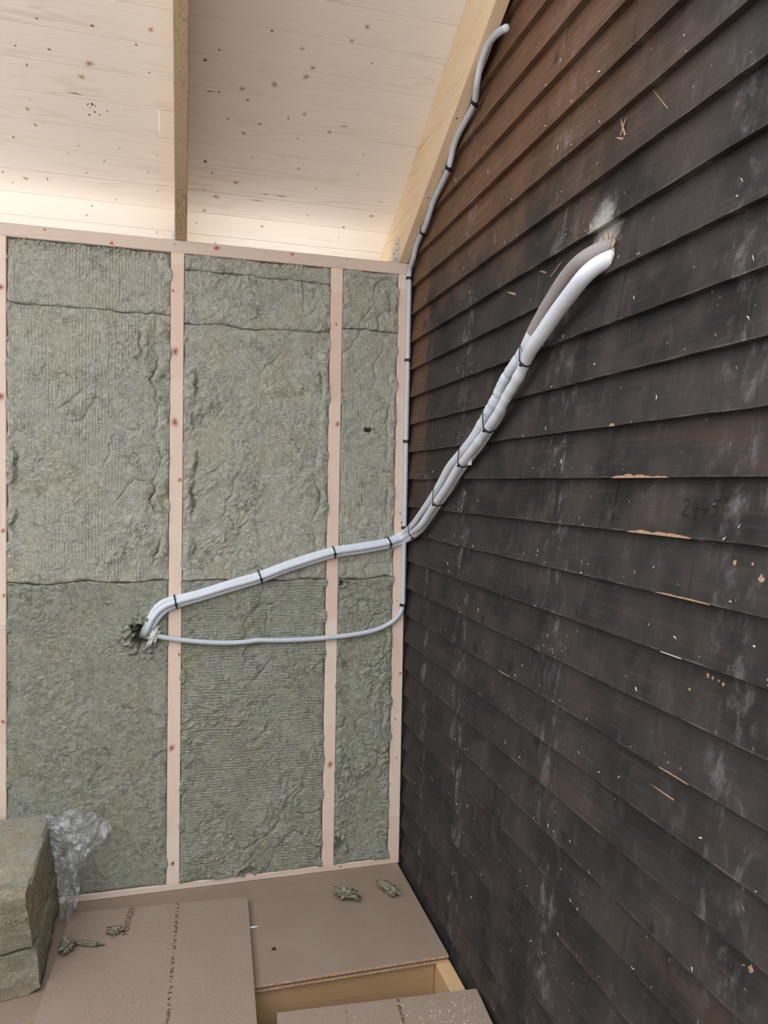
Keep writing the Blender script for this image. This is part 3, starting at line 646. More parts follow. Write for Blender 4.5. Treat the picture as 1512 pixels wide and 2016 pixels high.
# hand-written pencil figures on the board below eye level
def strokes(name, polys, org, ux, uz, wdt, off, mat, parent):
    mb = MB()
    for P in polys:
        for (a, b) in zip(P[:-1], P[1:]):
            A = Vector(org)+Vector(ux)*a[0]+Vector(uz)*a[1]; B = Vector(org)+Vector(ux)*b[0]+Vector(uz)*b[1]
            d = (B-A); 
            if d.length < 1e-6: continue
            d.normalize(); nn = Vector(ux).cross(Vector(uz)).normalized(); s = d.cross(nn)*wdt/2; A = A-d*wdt*0.3; B = B+d*wdt*0.3
            o = nn*off
            mb.add([A-s+o, A+s+o, B+s+o, B-s+o], [(0, 1, 2, 3)])
    return mb.build(name, mat, parent, fix=False)
pb, px0 = on_board(-1.70, 1.51)
dig = {'2': [[(0,.75),(.1,.95),(.35,1),(.55,.85),(.5,.6),(.2,.3),(0,.05),(.6,.0)]],
       '4': [[(.35,1),(.05,.4),(.65,.45)],[(.6,.85),(.35,-.15)]],
       '5': [[(.65,1),(.25,.95),(.15,.6),(.45,.6),(.55,.35),(.35,.1),(.05,.0)]]}
allp = []
for i, ch in enumerate('2445'):
    for P_ in dig[ch]: allp.append([(i*0.8+a*0.9, b) for a, b in P_])
allp.append([(3.5, 1.15), (3.4, 0.85)]); allp.append([(3.7, 1.15), (3.6, 0.85)])
strokes('pencil_figures', allp, (px0-0.0006, -1.700, 1.515), (0, -0.031, 0), (0.031*TH/PITCH, 0, 0.031), 0.0016, 0.0012, M['pencil'], pb)

# ------------------------------------------------------------------ roof: planked ceiling and rafters
SL = 0.5; CZ = 2.69; UZ = 2.448
nrm_c = Vector((0, -SL, -1)).normalized()          # faces down into the room
up_c = -nrm_c
ce = thing('ceiling', loc=(-1.3, 0, CZ), kind='structure')
seams = [0.455, 0.355, 0.255, 0.152, 0.057, -0.040, -0.131, -0.226, -0.327, -0.427, -0.529]
while seams[-1] > -1.35: seams.append(seams[-1]-0.1005)
planks = []
def plank(ya, yb, xa, xb):
    """tongue-and-groove plank; ya > yb along the slope, small V joint"""
    g = 0.0003; v = 0.0009
    def P(y, t): return (y, CZ-SL*y+0.0)
    c = math.sqrt(1+SL*SL)
    dz = random.uniform(-0.0005, 0.0005)
    prof = [(ya-g-v, 0.0), (ya-g, 0.0016), (ya-g, 0.018), (yb+g, 0.018), (yb+g, 0.0016), (yb+g+v, 0.0)]
    poly = []
    for y, t in prof:
        p = Vector((xa, y, CZ-SL*y))+up_c*(t+dz); poly.append(tuple(p))
    b = MB().prism(poly, (xb-xa, 0, 0)).build('plank', M['ceil'], ce)
    planks.append((ya, yb, xa, xb, b)); return b
for i in range(len(seams)-1):
    ya, yb = seams[i], seams[i+1]
    if abs(ya+0.131) < 0.001: plank(ya, yb, -2.7, -0.9675); plank(ya, yb, -0.9665, 0.02)
    else:
        plank(ya, yb, -2.7, 0.02)
def find_plank(x, y):
    for (ya, yb, xa, xb, b) in planks:
        if yb <= y <= ya and xa <= x <= xb: return b, ya, yb
    return planks[0][4], planks[0][0], planks[0][1]
for (x, y, z, r, s) in KN:
    b, ya, yb = find_plank(x, y); r = r*0.72
    y = min(max(y, yb+r*1.15), ya-r*1.15)
    knot((x, y, CZ-SL*y), r, s, nrm_c, (1, 0, 0), b, 'c')
for (p, q) in NL:
    b, _, _ = find_plank(p[0], p[1])
    A = Vector(p); A.z = CZ-SL*A.y
    MB().cyl(A-nrm_c*0.003, A+nrm_c*0.010+Vector((0.001, 0.006, 0)), 0.0018, 0.0008, 6).build('nail_tip', M['nail'], b)
for (p, q) in CK:
    b, _, _ = find_plank(p[0], p[1])
    P = Vector(p); Q = Vector(q); P.z = CZ-SL*P.y; Q.z = CZ-SL*Q.y; d = (Q-P); w_ = nrm_c.cross(d).normalized()*0.0016; mid = (P+Q)/2; o = nrm_c*0.0006
    MB().add([P+o, mid+w_+o, Q+o, mid-w_+o], [(0, 1, 2, 3)]).build('resin_split', M['crack'], b, fix=False)
# small cluster of pecked marks
b, _, _ = find_plank(-1.17, -0.19)
for i in range(9):
    x = -1.172+random.uniform(-0.02, 0.02); y = -0.195+random.uniform(-0.022, 0.022); P = Vector((x, y, CZ-SL*y))+nrm_c*0.0006
    r = random.uniform(0.002, 0.004)
    MB().add([P+Vector((r*math.cos(t), r*math.sin(t), -SL*r*math.sin(t))) for t in (0, 1.3, 2.4, 3.6, 5.0)], [(0, 1, 2, 3, 4)]).build('pecked_mark', M['crack'], b, fix=False)

def rafter(label, x0, x1, mat='rafter'):
    ys = (0.42, -1.42)
    poly = [(x0, ys[0], UZ-SL*ys[0]), (x0, ys[1], UZ-SL*ys[1]), (x0, ys[1], CZ-0.0006-SL*ys[1]), (x0, ys[0], CZ-0.0006-SL*ys[0])]
    # birdsmouth seat on the top plate
    poly = [(x0, 0.42, UZ-SL*0.42), (x0, 0.150, UZ-SL*0.15), (x0, 0.150, TT+0.0005), (x0, (UZ-TT)/SL, TT+0.0005), (x0, ys[1], UZ-SL*ys[1]), (x0, ys[1], CZ-0.0008-SL*ys[1]), (x0, 0.42, CZ-0.0008-SL*0.42)]
    r = MB().prism(poly, (x1-x0, 0, 0)).build('rafter', M[mat], None)
    m = r.modifiers.new('edge', 'BEVEL'); m.width = 0.0025; m.segments = 2; m.limit_method = 'ANGLE'
    tag(r, label, 'beam', 'roof rafters'); return r
rafM = rafter('pale roof rafter rising above the second stud from the left', -0.9145, -0.872, 'rafter_m')
rafR = rafter('pale roof rafter running close along the dark clapboard wall', -0.0545, -0.0125)
for y, dx in ((-0.30, 0.02), (-0.59, 0.016), (-0.18, 0.03)):
    knot((-0.0545+dx, y, UZ-SL*y), 0.0045, 1, nrm_c, (0, 1, -SL), rafR, 'c')
for y, dx in ((-0.155, 0.024), (-0.60, 0.02)):
    knot((-0.9145+dx, y, UZ-SL*y), 0.004, 1, nrm_c, (0, 1, -SL), rafM, 'c')

def bracket(label, xf, ya, yb, zt, side):
    """galvanised angle bracket: flange on the rafter face at x=xf, foot on the plate to the left"""
    e = thing('angle_bracket', label, 'bracket', (xf-0.02, (ya+yb)/2, TT+0.0008), 'galvanised rafter brackets')
    t = 0.002; zb = TT+0.0008
    poly = [(xf, ya, zb), (xf, ya, zt), (xf, ya+0.022, zt-0.002), (xf, yb, zt-0.022), (xf, yb, zb)]
    MB().prism(poly, (-t, 0, 0)).build('flange', M['steel'], e)
    MB().box((xf-0.045, ya, zb), (xf-t, yb, zb+t)).build('foot', M['steel'], e)
    ym = (ya+yb)/2
    MB().prism([(xf-t, ym-0.002, zb+t), (xf-t-0.018, ym-0.002, zb+t), (xf-t, ym-0.002, zb+0.05)], (0, 0.004, 0)).build('stiffening_rib', M['steel'], e)
    for (fy, fz) in ((0.2, 0.85), (0.25, 0.55), (0.3, 0.22), (0.7, 0.42), (0.75, 0.68), (0.8, 0.2)):
        y = ya+(yb-ya)*fy; z = zb+(zt-zb)*fz
        if z > zt-0.045*(fy) - 0.006: z = zt-0.045*fy-0.01
        MB().cyl((xf-t+0.0002, y, z), (xf-t-0.0016, y, z), 0.0032, 0.0026, 10).build('nail_head', M['hole'], e)
    return e
bracket('pierced steel angle bracket on rafter beside the dark wall', -0.0550, 0.004, 0.085, TT+0.098, 0)
bracket('steel angle bracket seen edge-on at foot of the middle rafter', -0.9150, 0.004, 0.085, TT+0.098, 0)

# ------------------------------------------------------------------ floor: fixed sheets, joists
fl = thing('floor', loc=(-1.2, -0.3, -0.022), kind='structure')
def sheet_poly(name, xa, xb, ya, yb, z0, parent, groove=True):
    """chipboard sheet: x xa..xb, y from ya (back) to yb (front); grooved front edge"""
    t = 0.022
    if groove:
        prof = [(ya, z0), (ya, z0+t), (yb+0.001, z0+t), (yb, z0+t-0.001), (yb, z0+0.0145), (yb+0.009, z0+0.0140), (yb+0.009, z0+0.0080), (yb, z0+0.0075), (yb, z0+0.001), (yb+0.001, z0)]
    else:
        prof = [(ya, z0), (ya, z0+t), (yb+0.001, z0+t), (yb, z0+t-0.001), (yb, z0)]
    return MB().prism([(xa, y, z) for y, z in prof], (xb-xa, 0, 0)).build(name, M['chip_shade'], parent)
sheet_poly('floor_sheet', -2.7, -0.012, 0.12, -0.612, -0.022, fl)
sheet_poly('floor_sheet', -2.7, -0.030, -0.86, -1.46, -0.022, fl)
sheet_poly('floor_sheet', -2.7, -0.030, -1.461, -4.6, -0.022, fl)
MB().box((-2.7, -0.598, -0.222), (-0.0565, -0.550, -0.0225), 0.002).build('joist', M['joist'], fl)
MB().box((-2.7, -1.198, -0.222), (-0.0565, -1.150, -0.0225), 0.002).build('joist', M['joist'], fl)
MB().box((-0.0555, -4.6, -0.222), (-0.0055, 0.12, -0.0225), 0.002).build('trimmer', M['joisty'], fl)
MB().box((-2.7, -4.6, -0.245), (0.0, 0.14, -0.223)).build('underside_deck', M['deck'], fl)

def loose_sheet(label, corners, z0, t=0.022):
    """corners: four xy points, back-left, back-right, front-right, front-left"""
    c = [Vector((x, y, z0)) for x, y in corners]; n = 18; mb = MB()
    V = [tuple(p) for p in c]+[tuple(p+Vector((0, 0, t))) for p in c]
    mb.add(V, [(3, 2, 1, 0), (4, 5, 6, 7), (0, 1, 5, 4), (1, 2, 6, 5), (2, 3, 7, 6), (3, 0, 4, 7)])
    o = mb.build('chipboard_sheet', M['chip'], None)
    m = o.modifiers.new('edge', 'BEVEL'); m.width = 0.0012; m.segments = 2
    tag(o, label, 'board', 'loose chipboard sheets'); return o
shL = loose_sheet('large loose chipboard sheet lying on floor beside the insulation slabs', ((-1.250, -0.105), (-0.634, -0.146), (-0.715, -2.05), (-1.335, -2.02)), 0.0006)
shR = loose_sheet('loose chipboard sheet at bottom, dusted with sawdust, against the dark wall', ((-0.602, -0.772), (0.004, -0.815), (-0.088, -2.0), (-0.694, -1.957)), 0.0006)
# printed lettering
def text_mesh(txt, size, loc, rotz, z, mat, parent, name):
    cu = bpy.data.curves.new(name, 'FONT'); cu.body = txt; cu.size = size; cu.align_x = 'LEFT'; cu.extrude = 0
    to = bpy.data.objects.new('t', cu); COL.objects.link(to); bpy.context.view_layer.update()
    dg = bpy.context.evaluated_depsgraph_get(); me = bpy.data.meshes.new_from_object(to.evaluated_get(dg))
    R_ = Matrix.Rotation(rotz, 3, 'Z')
    V = [tuple(R_ @ v.co+Vector((loc[0], loc[1], z))) for v in me.vertices]; F = [tuple(p.vertices) for p in me.polygons]
    bpy.data.objects.remove(to, do_unlink=True); bpy.data.curves.remove(cu)
    return mesh_obj(name, V, F, mat, parent)
text_mesh('MONTAGEV', 0.030, (-1.047, -0.288), math.radians(85), 0.0232, M['ink'], shL, 'printed_lettering')
def smudge_line(p, q, z, wdt, seed, parent, fill=0.7, name='printed_line'):
    """a line of print too small to read: short dark ticks"""
    r = random.Random(seed); A = Vector((*p, z)); B = Vector((*q, z)); d = B-A; L = d.length; d.normalize(); s = Vector((-d.y, d.x, 0)); mb = MB(); x = 0
    while x < L:
        w_ = r.uniform(0.0015, 0.004); run = r.random() < fill
        if run:
            k = r.choice((0, 1, 2)); lo, hi = ((-.5, .5), (-.5, 0.1), (-.1, .5))[k]
            a = A+d*x; mb.add([a+s*wdt*lo, a+d*w_+s*wdt*lo, a+d*w_+s*wdt*hi, a+s*wdt*hi], [(0, 1, 2, 3)])
        x += w_+r.uniform(0.001, 0.003)
        if r.random() < 0.08: x += 0.012
    o = mb.build(name, M['ink'], parent, fix=False); o['kind'] = 'stuff'; return o
smudge_line((-0.884, -0.128), (-0.908, -0.731), 0.0232, 0.011, 3, shL, 0.75)
smudge_line((-0.908, -0.735), (-0.935, -1.6), 0.0232, 0.011, 4, shL, 0.75)
smudge_line((-0.271, -0.395), (-0.038, -0.392), 0.0006, 0.0022, 5, [c for c in fl.children if c.name.startswith('floor_sheet')][0], 0.6)
smudge_line((-0.403, -0.792), (-0.409, -0.858), 0.0232, 0.004, 6, shR, 0.7)
smudge_line((-0.247, -0.802), (-0.258, -0.95), 0.0232, 0.010, 7, shR, 0.8)

# ------------------------------------------------------------------ pipes on the walls
def rad_lerp(s, keys):
    return np.interp(s, [k[0] for k in keys], [k[1] for k in keys])
def build_pipe(name, label, P, radf, mat, cat='pipe', step=0.0032, corr=None, lumps=None, n=16):
    C = catmull(P, 0.008)
    for _ in range(6): C[1:-1] = 0.25*C[:-2]+0.5*C[1:-1]+0.25*C[2:]
    C, s = resample(C, step)
    r = radf(C, s)
    if corr is not None:
        r = r+corr(C, s)*np.where(np.arange(len(C)) % 2 == 0, 1.0, -1.0)
    return C, s, r
def pz(C):       # 0 on back wall, distance along right wall otherwise
    return -C[:, 1]
PA[0] = (0.045, -1.425, 2.098); PA[1] = (-0.004, -1.398, 2.083)
PB[0] = (0.045, -1.450, 2.070); PB[1] = (-0.010, -1.424, 2.050)

def rA(C, s):
    d = pz(C)
    return np.interp(d, [0.02, 0.15, 0.45, 0.9, 1.1, 1.16, 1.3], [0.0108, 0.0118, 0.0145, 0.0165, 0.0165, 0.0175, 0.0175])
CA, sA, RA = build_pipe('a', '', PA, rA, None)
dA = pz(CA)
# wrinkled tape wraps between the two upper ties
RA = RA+np.where((dA > 0.80) & (dA < 1.12), 0.0026*gn(sA*24, sA*0, 5)+0.0012*gn(sA*70, sA*0, 6)-0.0016*np.exp(-((np.mod(sA, 0.083)-0.04)/0.006)**2), 0)
RA = RA+np.where(dA < 0.03, 0.0004*np.sign(np.sin(sA*2*np.pi/0.0045)), 0)
iA = int(np.argmin(np.abs(dA-1.152)))      # grey foam starts here (path runs from the wall hole downwards)
pA = thing('insulated_pipe', 'long white pipe with grey foam upper end, uppermost in the bundle', 'pipe', tuple(CA[-1]), 'bundled white pipes')
tube('pipe_sleeve', CA[max(0, iA-2):], RA[max(0, iA-2):], M['white'], pA, 18)
gR = np.full(iA+4, 0.0178); gR[-1] = 0.0168
tube('grey_foam_sleeve', CA[:iA+4], gR, M['grey'], pA, 20)

def rB(C, s):
    d = pz(C)
    return np.interp(d, [0.03, 0.25, 0.45, 0.9, 1.1, 1.16, 1.3], [0.0105, 0.0115, 0.0135, 0.0135, 0.0150, 0.0185, 0.0185])
CB, sB, RB = build_pipe('b', '', PB, rB, None)
dB = pz(CB)
RB = RB+np.where((dB > 0.80) & (dB < 1.09), 0.0018*gn(sB*26, sB*0, 7)+0.0008*gn(sB*80, sB*0, 8), 0)
cor = (dB < 0.036)
RB = RB+np.where(cor, 0.00055*np.where(np.arange(len(CB)) % 2 == 0, 1, -1), 0)
oB = tube('white_pipe', CB, RB, M['white'], None, 18)
tag(oB, 'thick white pipe entering the splintered hole, ribbed middle strand of bundle', 'pipe', 'bundled white pipes')
def rC(C, s):
    d = pz(C); return np.interp(d, [0.02, 0.2, 0.5, 0.93, 0.97], [0.0105, 0.011, 0.0125, 0.012, 0.004])
CC, sC, RC = build_pipe('c', '', PC, rC, None)
oC = tube('white_pipe', CC, RC, M['white'], None, 16)
tag(oC, 'smooth white pipe along the underside of the bundle', 'pipe', 'bundled white pipes')
pass

# cable ties round the bundle
def tie(label, at, loose=0.0005):
    at = np.array(at)
    allp = []
    i = int(np.argmin(np.linalg.norm(CA-at, axis=1)))
    T = np.gradient(CA, axis=0); t = T[i]/np.linalg.norm(T[i]); c0 = CA[i]
    ctr = []
    for C, R in ((CA, RA), (CB, RB), (CC, RC)):
        j = int(np.argmin(np.abs((C-c0) @ t)+np.linalg.norm(C-c0, axis=1)*0.3))
        if np.linalg.norm(C[j]-c0) < 0.09: ctr.append((C[j], R[j]))
    ref = np.array([-1.0, 0, 0]) if -at[1] > 0.06 else np.array([0, -1.0, 0])
    if 0.03 < -at[1] <= 0.25: ref = np.array([-0.7, -0.7, 0])
    u = ref-t*np.dot(ref, t); u /= np.linalg.norm(u); v = np.cross(t, u)
    m = np.mean([c for c, r in ctr], 0)
    pts = []
    for c, r in ctr:
        q = c-m; a, b = q @ u, q @ v
        for k in range(24): pts.append((a+(r+0.0012+loose)*math.cos(k*math.pi/12), b+(r+0.0012+loose)*math.sin(k*math.pi/12)))
    pts = sorted(set((round(a, 5), round(b, 5)) for a, b in pts))
    def half(ps):
        h = []
        for p in ps:
            while len(h) >= 2 and (h[-1][0]-h[-2][0])*(p[1]-h[-2][1])-(h[-1][1]-h[-2][1])*(p[0]-h[-2][0]) <= 0: h.pop()
            h.append(p)
        return h
    H = half(pts)[:-1]+half(pts[::-1])[:-1]
    loop = np.array([m+u*a+v*b for a, b in H]); loop = np.vstack([loop, loop[:1]])
    L, s = resample(loop, 0.0035); L = L[:-1]
    e = thing('cable_tie', label, 'cable tie', tuple(m), 'black cable ties round the pipe bundle')
    n = len(L); V = []; F = []
    for k in range(n):
        o = L[k]-m; o /= np.linalg.norm(o)
        for (aa, bb) in ((0, -0.0027), (0.0017, -0.0027), (0.0017, 0.0027), (0, 0.0027)): V.append(L[k]+o*aa+t*bb)
    for k in range(n):
        for j in range(4): F.append((k*4+j, k*4+(j+1) % 4, ((k+1) % n)*4+(j+1) % 4, ((k+1) % n)*4+j))
    mesh_obj('strap', V, F, M['black'], e)
    # lock head with a clipped tail, on the lower front of the loop
    k = int(np.argmax([(p-m) @ u*0.9+((m-p)[2])*0.6 for p in L])); o = L[k]-m; o /= np.linalg.norm(o); w_ = np.cross(t, o)
    mb = MB(); c = L[k]+o*0.002
    V = [c+o*a+t*b+w_*d for a in (-0.002, 0.0045) for b in (-0.0042, 0.0042) for d in (-0.0042, 0.0042)]
    mb.add(V, [(0,1,3,2),(4,6,7,5),(0,4,5,1),(2,3,7,6),(0,2,6,4),(1,5,7,3)]).build('lock_head', M['black'], e)
    return e
ties = [((-0.03, -1.10, 1.925), 'topmost black cable tie, just below the grey foam sleeve'),
        ((-0.02, -0.855, 1.772), 'black cable tie at lower end of the wrinkled wraps'),
        ((-0.02, -0.665, 1.672), 'black cable tie beside the small white tag'),
        ((-0.02, -0.42, 1.55), 'fourth black cable tie down, middle of lower run on dark wall'),
        ((-0.02, -0.13, 1.40), 'black cable tie where the bundle bends round the corner'),
        ((-0.078, -0.012, 1.338), 'black cable tie on bundle beside the corner stud'),
        ((-0.303, -0.012, 1.303), 'black cable tie on bundle in front of the third stud'),
        ((-0.592, -0.012, 1.21), 'black cable tie on bundle midway across the middle bay'),
        ((-0.905, -0.012, 1.123), 'black cable tie on bundle in front of the second stud')]
for p, l in ties: tie(l, p)
# small white paper tag poking out behind the bundle
o = MB().box((-0.020, -0.728, 1.628), (-0.0165, -0.703, 1.650)).build('paper_tag', M['plug'], None)
tag(o, 'small white tag poking out behind the bundle on dark wall', 'tag')

# thin corrugated conduit
TP = TH_ + TU
TP = [p for p in TP]
C = catmull(TP, 0.006)
for _ in range(5): C[1:-1] = 0.25*C[:-2]+0.5*C[1:-1]+0.25*C[2:]
C, s = resample(C, 0.0019)
C[:, 0] = np.where(C[:, 1] > -0.03, np.minimum(C[:, 0], -0.0125), np.minimum(C[:, 0], -0.0130))
for _ in range(140): C[1:-1] = 0.25*C[:-2]+0.5*C[1:-1]+0.25*C[2:]
r = 0.0096+0.00055*np.where(np.arange(len(C)) % 2 == 0, 1, -1)
oT = tube('corrugated_conduit', C, r, M['conduit'], None, 14)
tag(oT, 'thin pale grey corrugated conduit running up the corner to the rafter', 'conduit')
# filler round the pipe mouth in the wool
def lump(name, c, sx, sy, sz, seed, mat, amp=0.25, fr=3.0, parent=None, nu=22, nv=14, smooth=True):
    u = np.linspace(0, 2*np.pi, nu, endpoint=False); v = np.linspace(0, np.pi, nv)
    U, Vv = np.meshgrid(u, v); d = np.stack([np.sin(Vv)*np.cos(U), np.sin(Vv)*np.sin(U), np.cos(Vv)], -1)
    k = 1+amp*(gn(d[..., 0]*fr+seed, d[..., 2]*fr+d[..., 1]*fr, seed)+0.6*gn(d[..., 0]*fr*2.3+d[..., 1]*fr, d[..., 2]*fr*2.3, seed+5))*2
    V = (d*k[..., None]*np.array([sx, sy, sz])+np.array(c)).reshape(-1, 3)
    i = np.arange(nv-1)[:, None]*nu; a = i+np.arange(nu)[None, :]; b = i+(np.arange(nu)[None, :]+1) % nu
    F = np.stack([a, a+nu, b+nu, b], -1).reshape(-1, 4)
    return mesh_obj(name, V, F, mat, parent, smooth)
o = lump('white_filler', (-1.003, -0.014, 0.989), 0.012, 0.011, 0.032, 5, M['foam'], 0.42, 4.0, nu=30, nv=22)
o.rotation_euler = (0, math.radians(26), 0)
tag(o, 'crumbly white filler plug beside the pipes in the torn wool', 'filler')

def clip(label, p, nrm, along):
    p = Vector(p); nrm = Vector(nrm).normalized(); along = Vector(along).normalized(); sd = nrm.cross(along).normalized()
    e = thing('conduit_clip', label, 'clip', tuple(p), 'black conduit clips'); mb = MB(); R0, R1 = 0.0106, 0.0132
    n = 12; V = []; F = []
    for i in range(n+1):
        a = -0.15+(math.pi+0.3)*i/n
        for R_ in (R0, R1):
            for h in (-0.0055, 0.0055): V.append(p+(sd*math.cos(a)+nrm*math.sin(a))*R_+along*h)
    for i in range(n):
        b = i*4; F += [(b, b+1, b+5, b+4), (b+2, b+6, b+7, b+3), (b, b+4, b+6, b+2), (b+1, b+3, b+7, b+5)]
    F += [(0, 2, 3, 1), (n*4, n*4+1, n*4+3, n*4+2)]
    mb.add(V, F).build('saddle', M['black'], e)
    c = p-sd*0.0125
    mb = MB(); V = [c+sd*a+nrm*b+along*d for a in (-0.005, 0.003) for b in (-0.0095, 0.004) for d in (-0.0055, 0.0055)]
    mb.add(V, [(0,1,3,2),(4,6,7,5),(0,4,5,1),(2,3,7,6),(0,2,6,4),(1,5,7,3)]).build('nail_block', M['black'], e)
    MB().cyl(p+nrm*R1*0.98, p+nrm*(R1+0.0014), 0.0022, 0.0018, 8).build('nail_head', M['screw'], e)
    return e
cl_lab = ['topmost black conduit clip on corner stud, just below the top plate', 'second black conduit clip down the corner stud', 'third black conduit clip, on corner stud level with cable ties', 'black conduit clip partly hidden behind the pipe bundle', 'lowest black conduit clip, where the conduit turns away']
def near(p):
    i = int(np.argmin(np.linalg.norm(C-np.array(p), axis=1))); j = min(len(C)-4, max(3, i)); return C[i], C[j+3]-C[j-3]
for p, l in zip(CLIPB, cl_lab):
    q, d = near(p); clip(l, q, (0, -1, 0), d)
cr_lab = ['lowest black conduit clip under the rafter, near its steel bracket', 'middle black conduit clip under the sloping rafter', 'uppermost black conduit clip, where the conduit bows off the wall']
for p, l in zip(CLIPR, cr_lab):
    q, d = near(p); clip(l, q, (-1, -0.15, 0), d)

# splinters round the drilled hole and stray shavings on the boards
def splinter(parent_b, pos, ang, L, wdt, mat, lift=0.25):
    x, y, z = pos; d = Vector((-lift, math.cos(ang), math.sin(ang))).normalized(); s = d.cross(Vector((1, 0, 0))).normalized()*wdt
    A = Vector((x-0.0008, y, z)); B = A+d*L; mid = A+d*L*0.55
    return MB().add([A-s, A+s, mid+s*0.8, B, mid-s*0.9, A+Vector((-0.0012, 0, 0))], [(0, 1, 5), (0, 5, 2, 4), (5, 1, 2), (4, 2, 3)]).build('splinter', mat, parent_b, fix=False)
for (y, z, a, L, w_) in ((-1.442, 2.094, 2.9, 0.022, 0.003), (-1.446, 2.083, 3.0, 0.024, 0.004), (-1.447, 2.071, 3.3, 0.020, 0.004), (-1.448, 2.060, 3.5, 0.017, 0.005), (-1.446, 2.050, 3.7, 0.020, 0.004), (-1.400, 2.101, 1.4, 0.012, 0.004), (-1.418, 2.104, 1.8, 0.014, 0.004), (-1.432, 2.103, 2.2, 0.016, 0.003), (-1.380, 2.093, 0.9, 0.012, 0.003)):
    b, x = on_board(y, z); splinter(b, (x-0.002, y+0.004, z), a, L*1.3, w_*1.25, M['fresh'], 0.35)
for (y, z, a, L, w_) in ((-0.955, 2.098, 0.35, 0.075, 0.006), (-1.16, 2.093, 2.8, 0.09, 0.003), (-1.13, 2.11, 0.4, 0.05, 0.004), (-1.475, 2.30, 1.2, 0.06, 0.005), (-1.455, 2.31, 2.2, 0.05, 0.004), (-1.47, 2.295, 0.5, 0.04, 0.004), (-1.70, 0.985, 0.05, 0.09, 0.003), (-1.62, 2.285, 0.9, 0.10, 0.0015), (-0.82, 2.28, 1.4, 0.06, 0.002)):
    b, x = on_board(y, z); splinter(b, (x, y, z), a, L*0.8, w_*0.6, M['bare'], 0.03)
for (y, z, r0) in ((-1.772, 1.238, 0.005), (-1.785, 1.236, 0.004), (-1.80, 1.236, 0.003), (-1.811, 1.233, 0.004), (-1.733, 1.203, 0.004), (-1.893, 1.423, 0.008), (-1.87, 1.445, 0.004), (-1.83, 1.443, 0.005), (-1.385, 1.392, 0.003), (-1.897, 0.792, 0.008)):
    b, x = on_board(y, z); n = 9; rr = random.Random(int(-y*9000))
    Vv = [(x-0.0006+(r0*q*math.sin(i*6.283/n))*TH/PITCH, y+r0*q*math.cos(i*6.283/n)*0.9, z+r0*q*math.sin(i*6.283/n)) for i in range(n) for q in (rr.uniform(0.5, 1.2),)]
    MB().add(Vv, [tuple(range(n))]).build('bare_wood_chip', M['bare'], b, fix=False)
# curled shavings caught on the board edges: too many and too small to count
mb = MB(); rr = random.Random(4)
def shaving(y, z, x):
    L = rr.uniform(0.004, 0.013); a = rr.uniform(0, 6.28); w_ = rr.uniform(0.0006, 0.0016); cu = rr.uniform(-1.5, 1.5); P_ = Vector((x-0.001, y, z)); pts = [P_]
    for i in range(3):
        P_ = P_+Vector((-0.0006, math.cos(a), math.sin(a)))*L/3; a += cu*0.6; pts.append(P_)
    V = []
    for i, p in enumerate(pts):
        q = w_*(1 if 0 < i < 3 else 0.4); s_ = Vector((0.3, -math.sin(a), math.cos(a)))*q; V += [p-s_, p+s_]
    mb.add(V, [(0, 1, 3, 2), (2, 3, 5, 4), (4, 5, 7, 6)])
for i in range(330):
    k = rr.randint(-9, 12)
    col_ = rr.choice((-0.6, -0.65, -1.2, -1.25, -1.85, None, None, None))
    y = (col_+rr.gauss(0, 0.09)) if col_ else rr.uniform(-0.1, -2.1)
    if y > -0.06 or y < -2.3: continue
    u = abs(rr.gauss(0, 0.35)); u = u-int(u)
    z = Z0-k*PITCH+0.002+u*0.09
    shaving(y, z, (z-(Z0-k*PITCH))*TH/PITCH)
o = mb.build('wood_shavings', M['pale'], None, fix=False)
tag(o, 'tiny pale wood shavings and flecks clinging to the dark clapboards', 'shavings', kind='stuff')

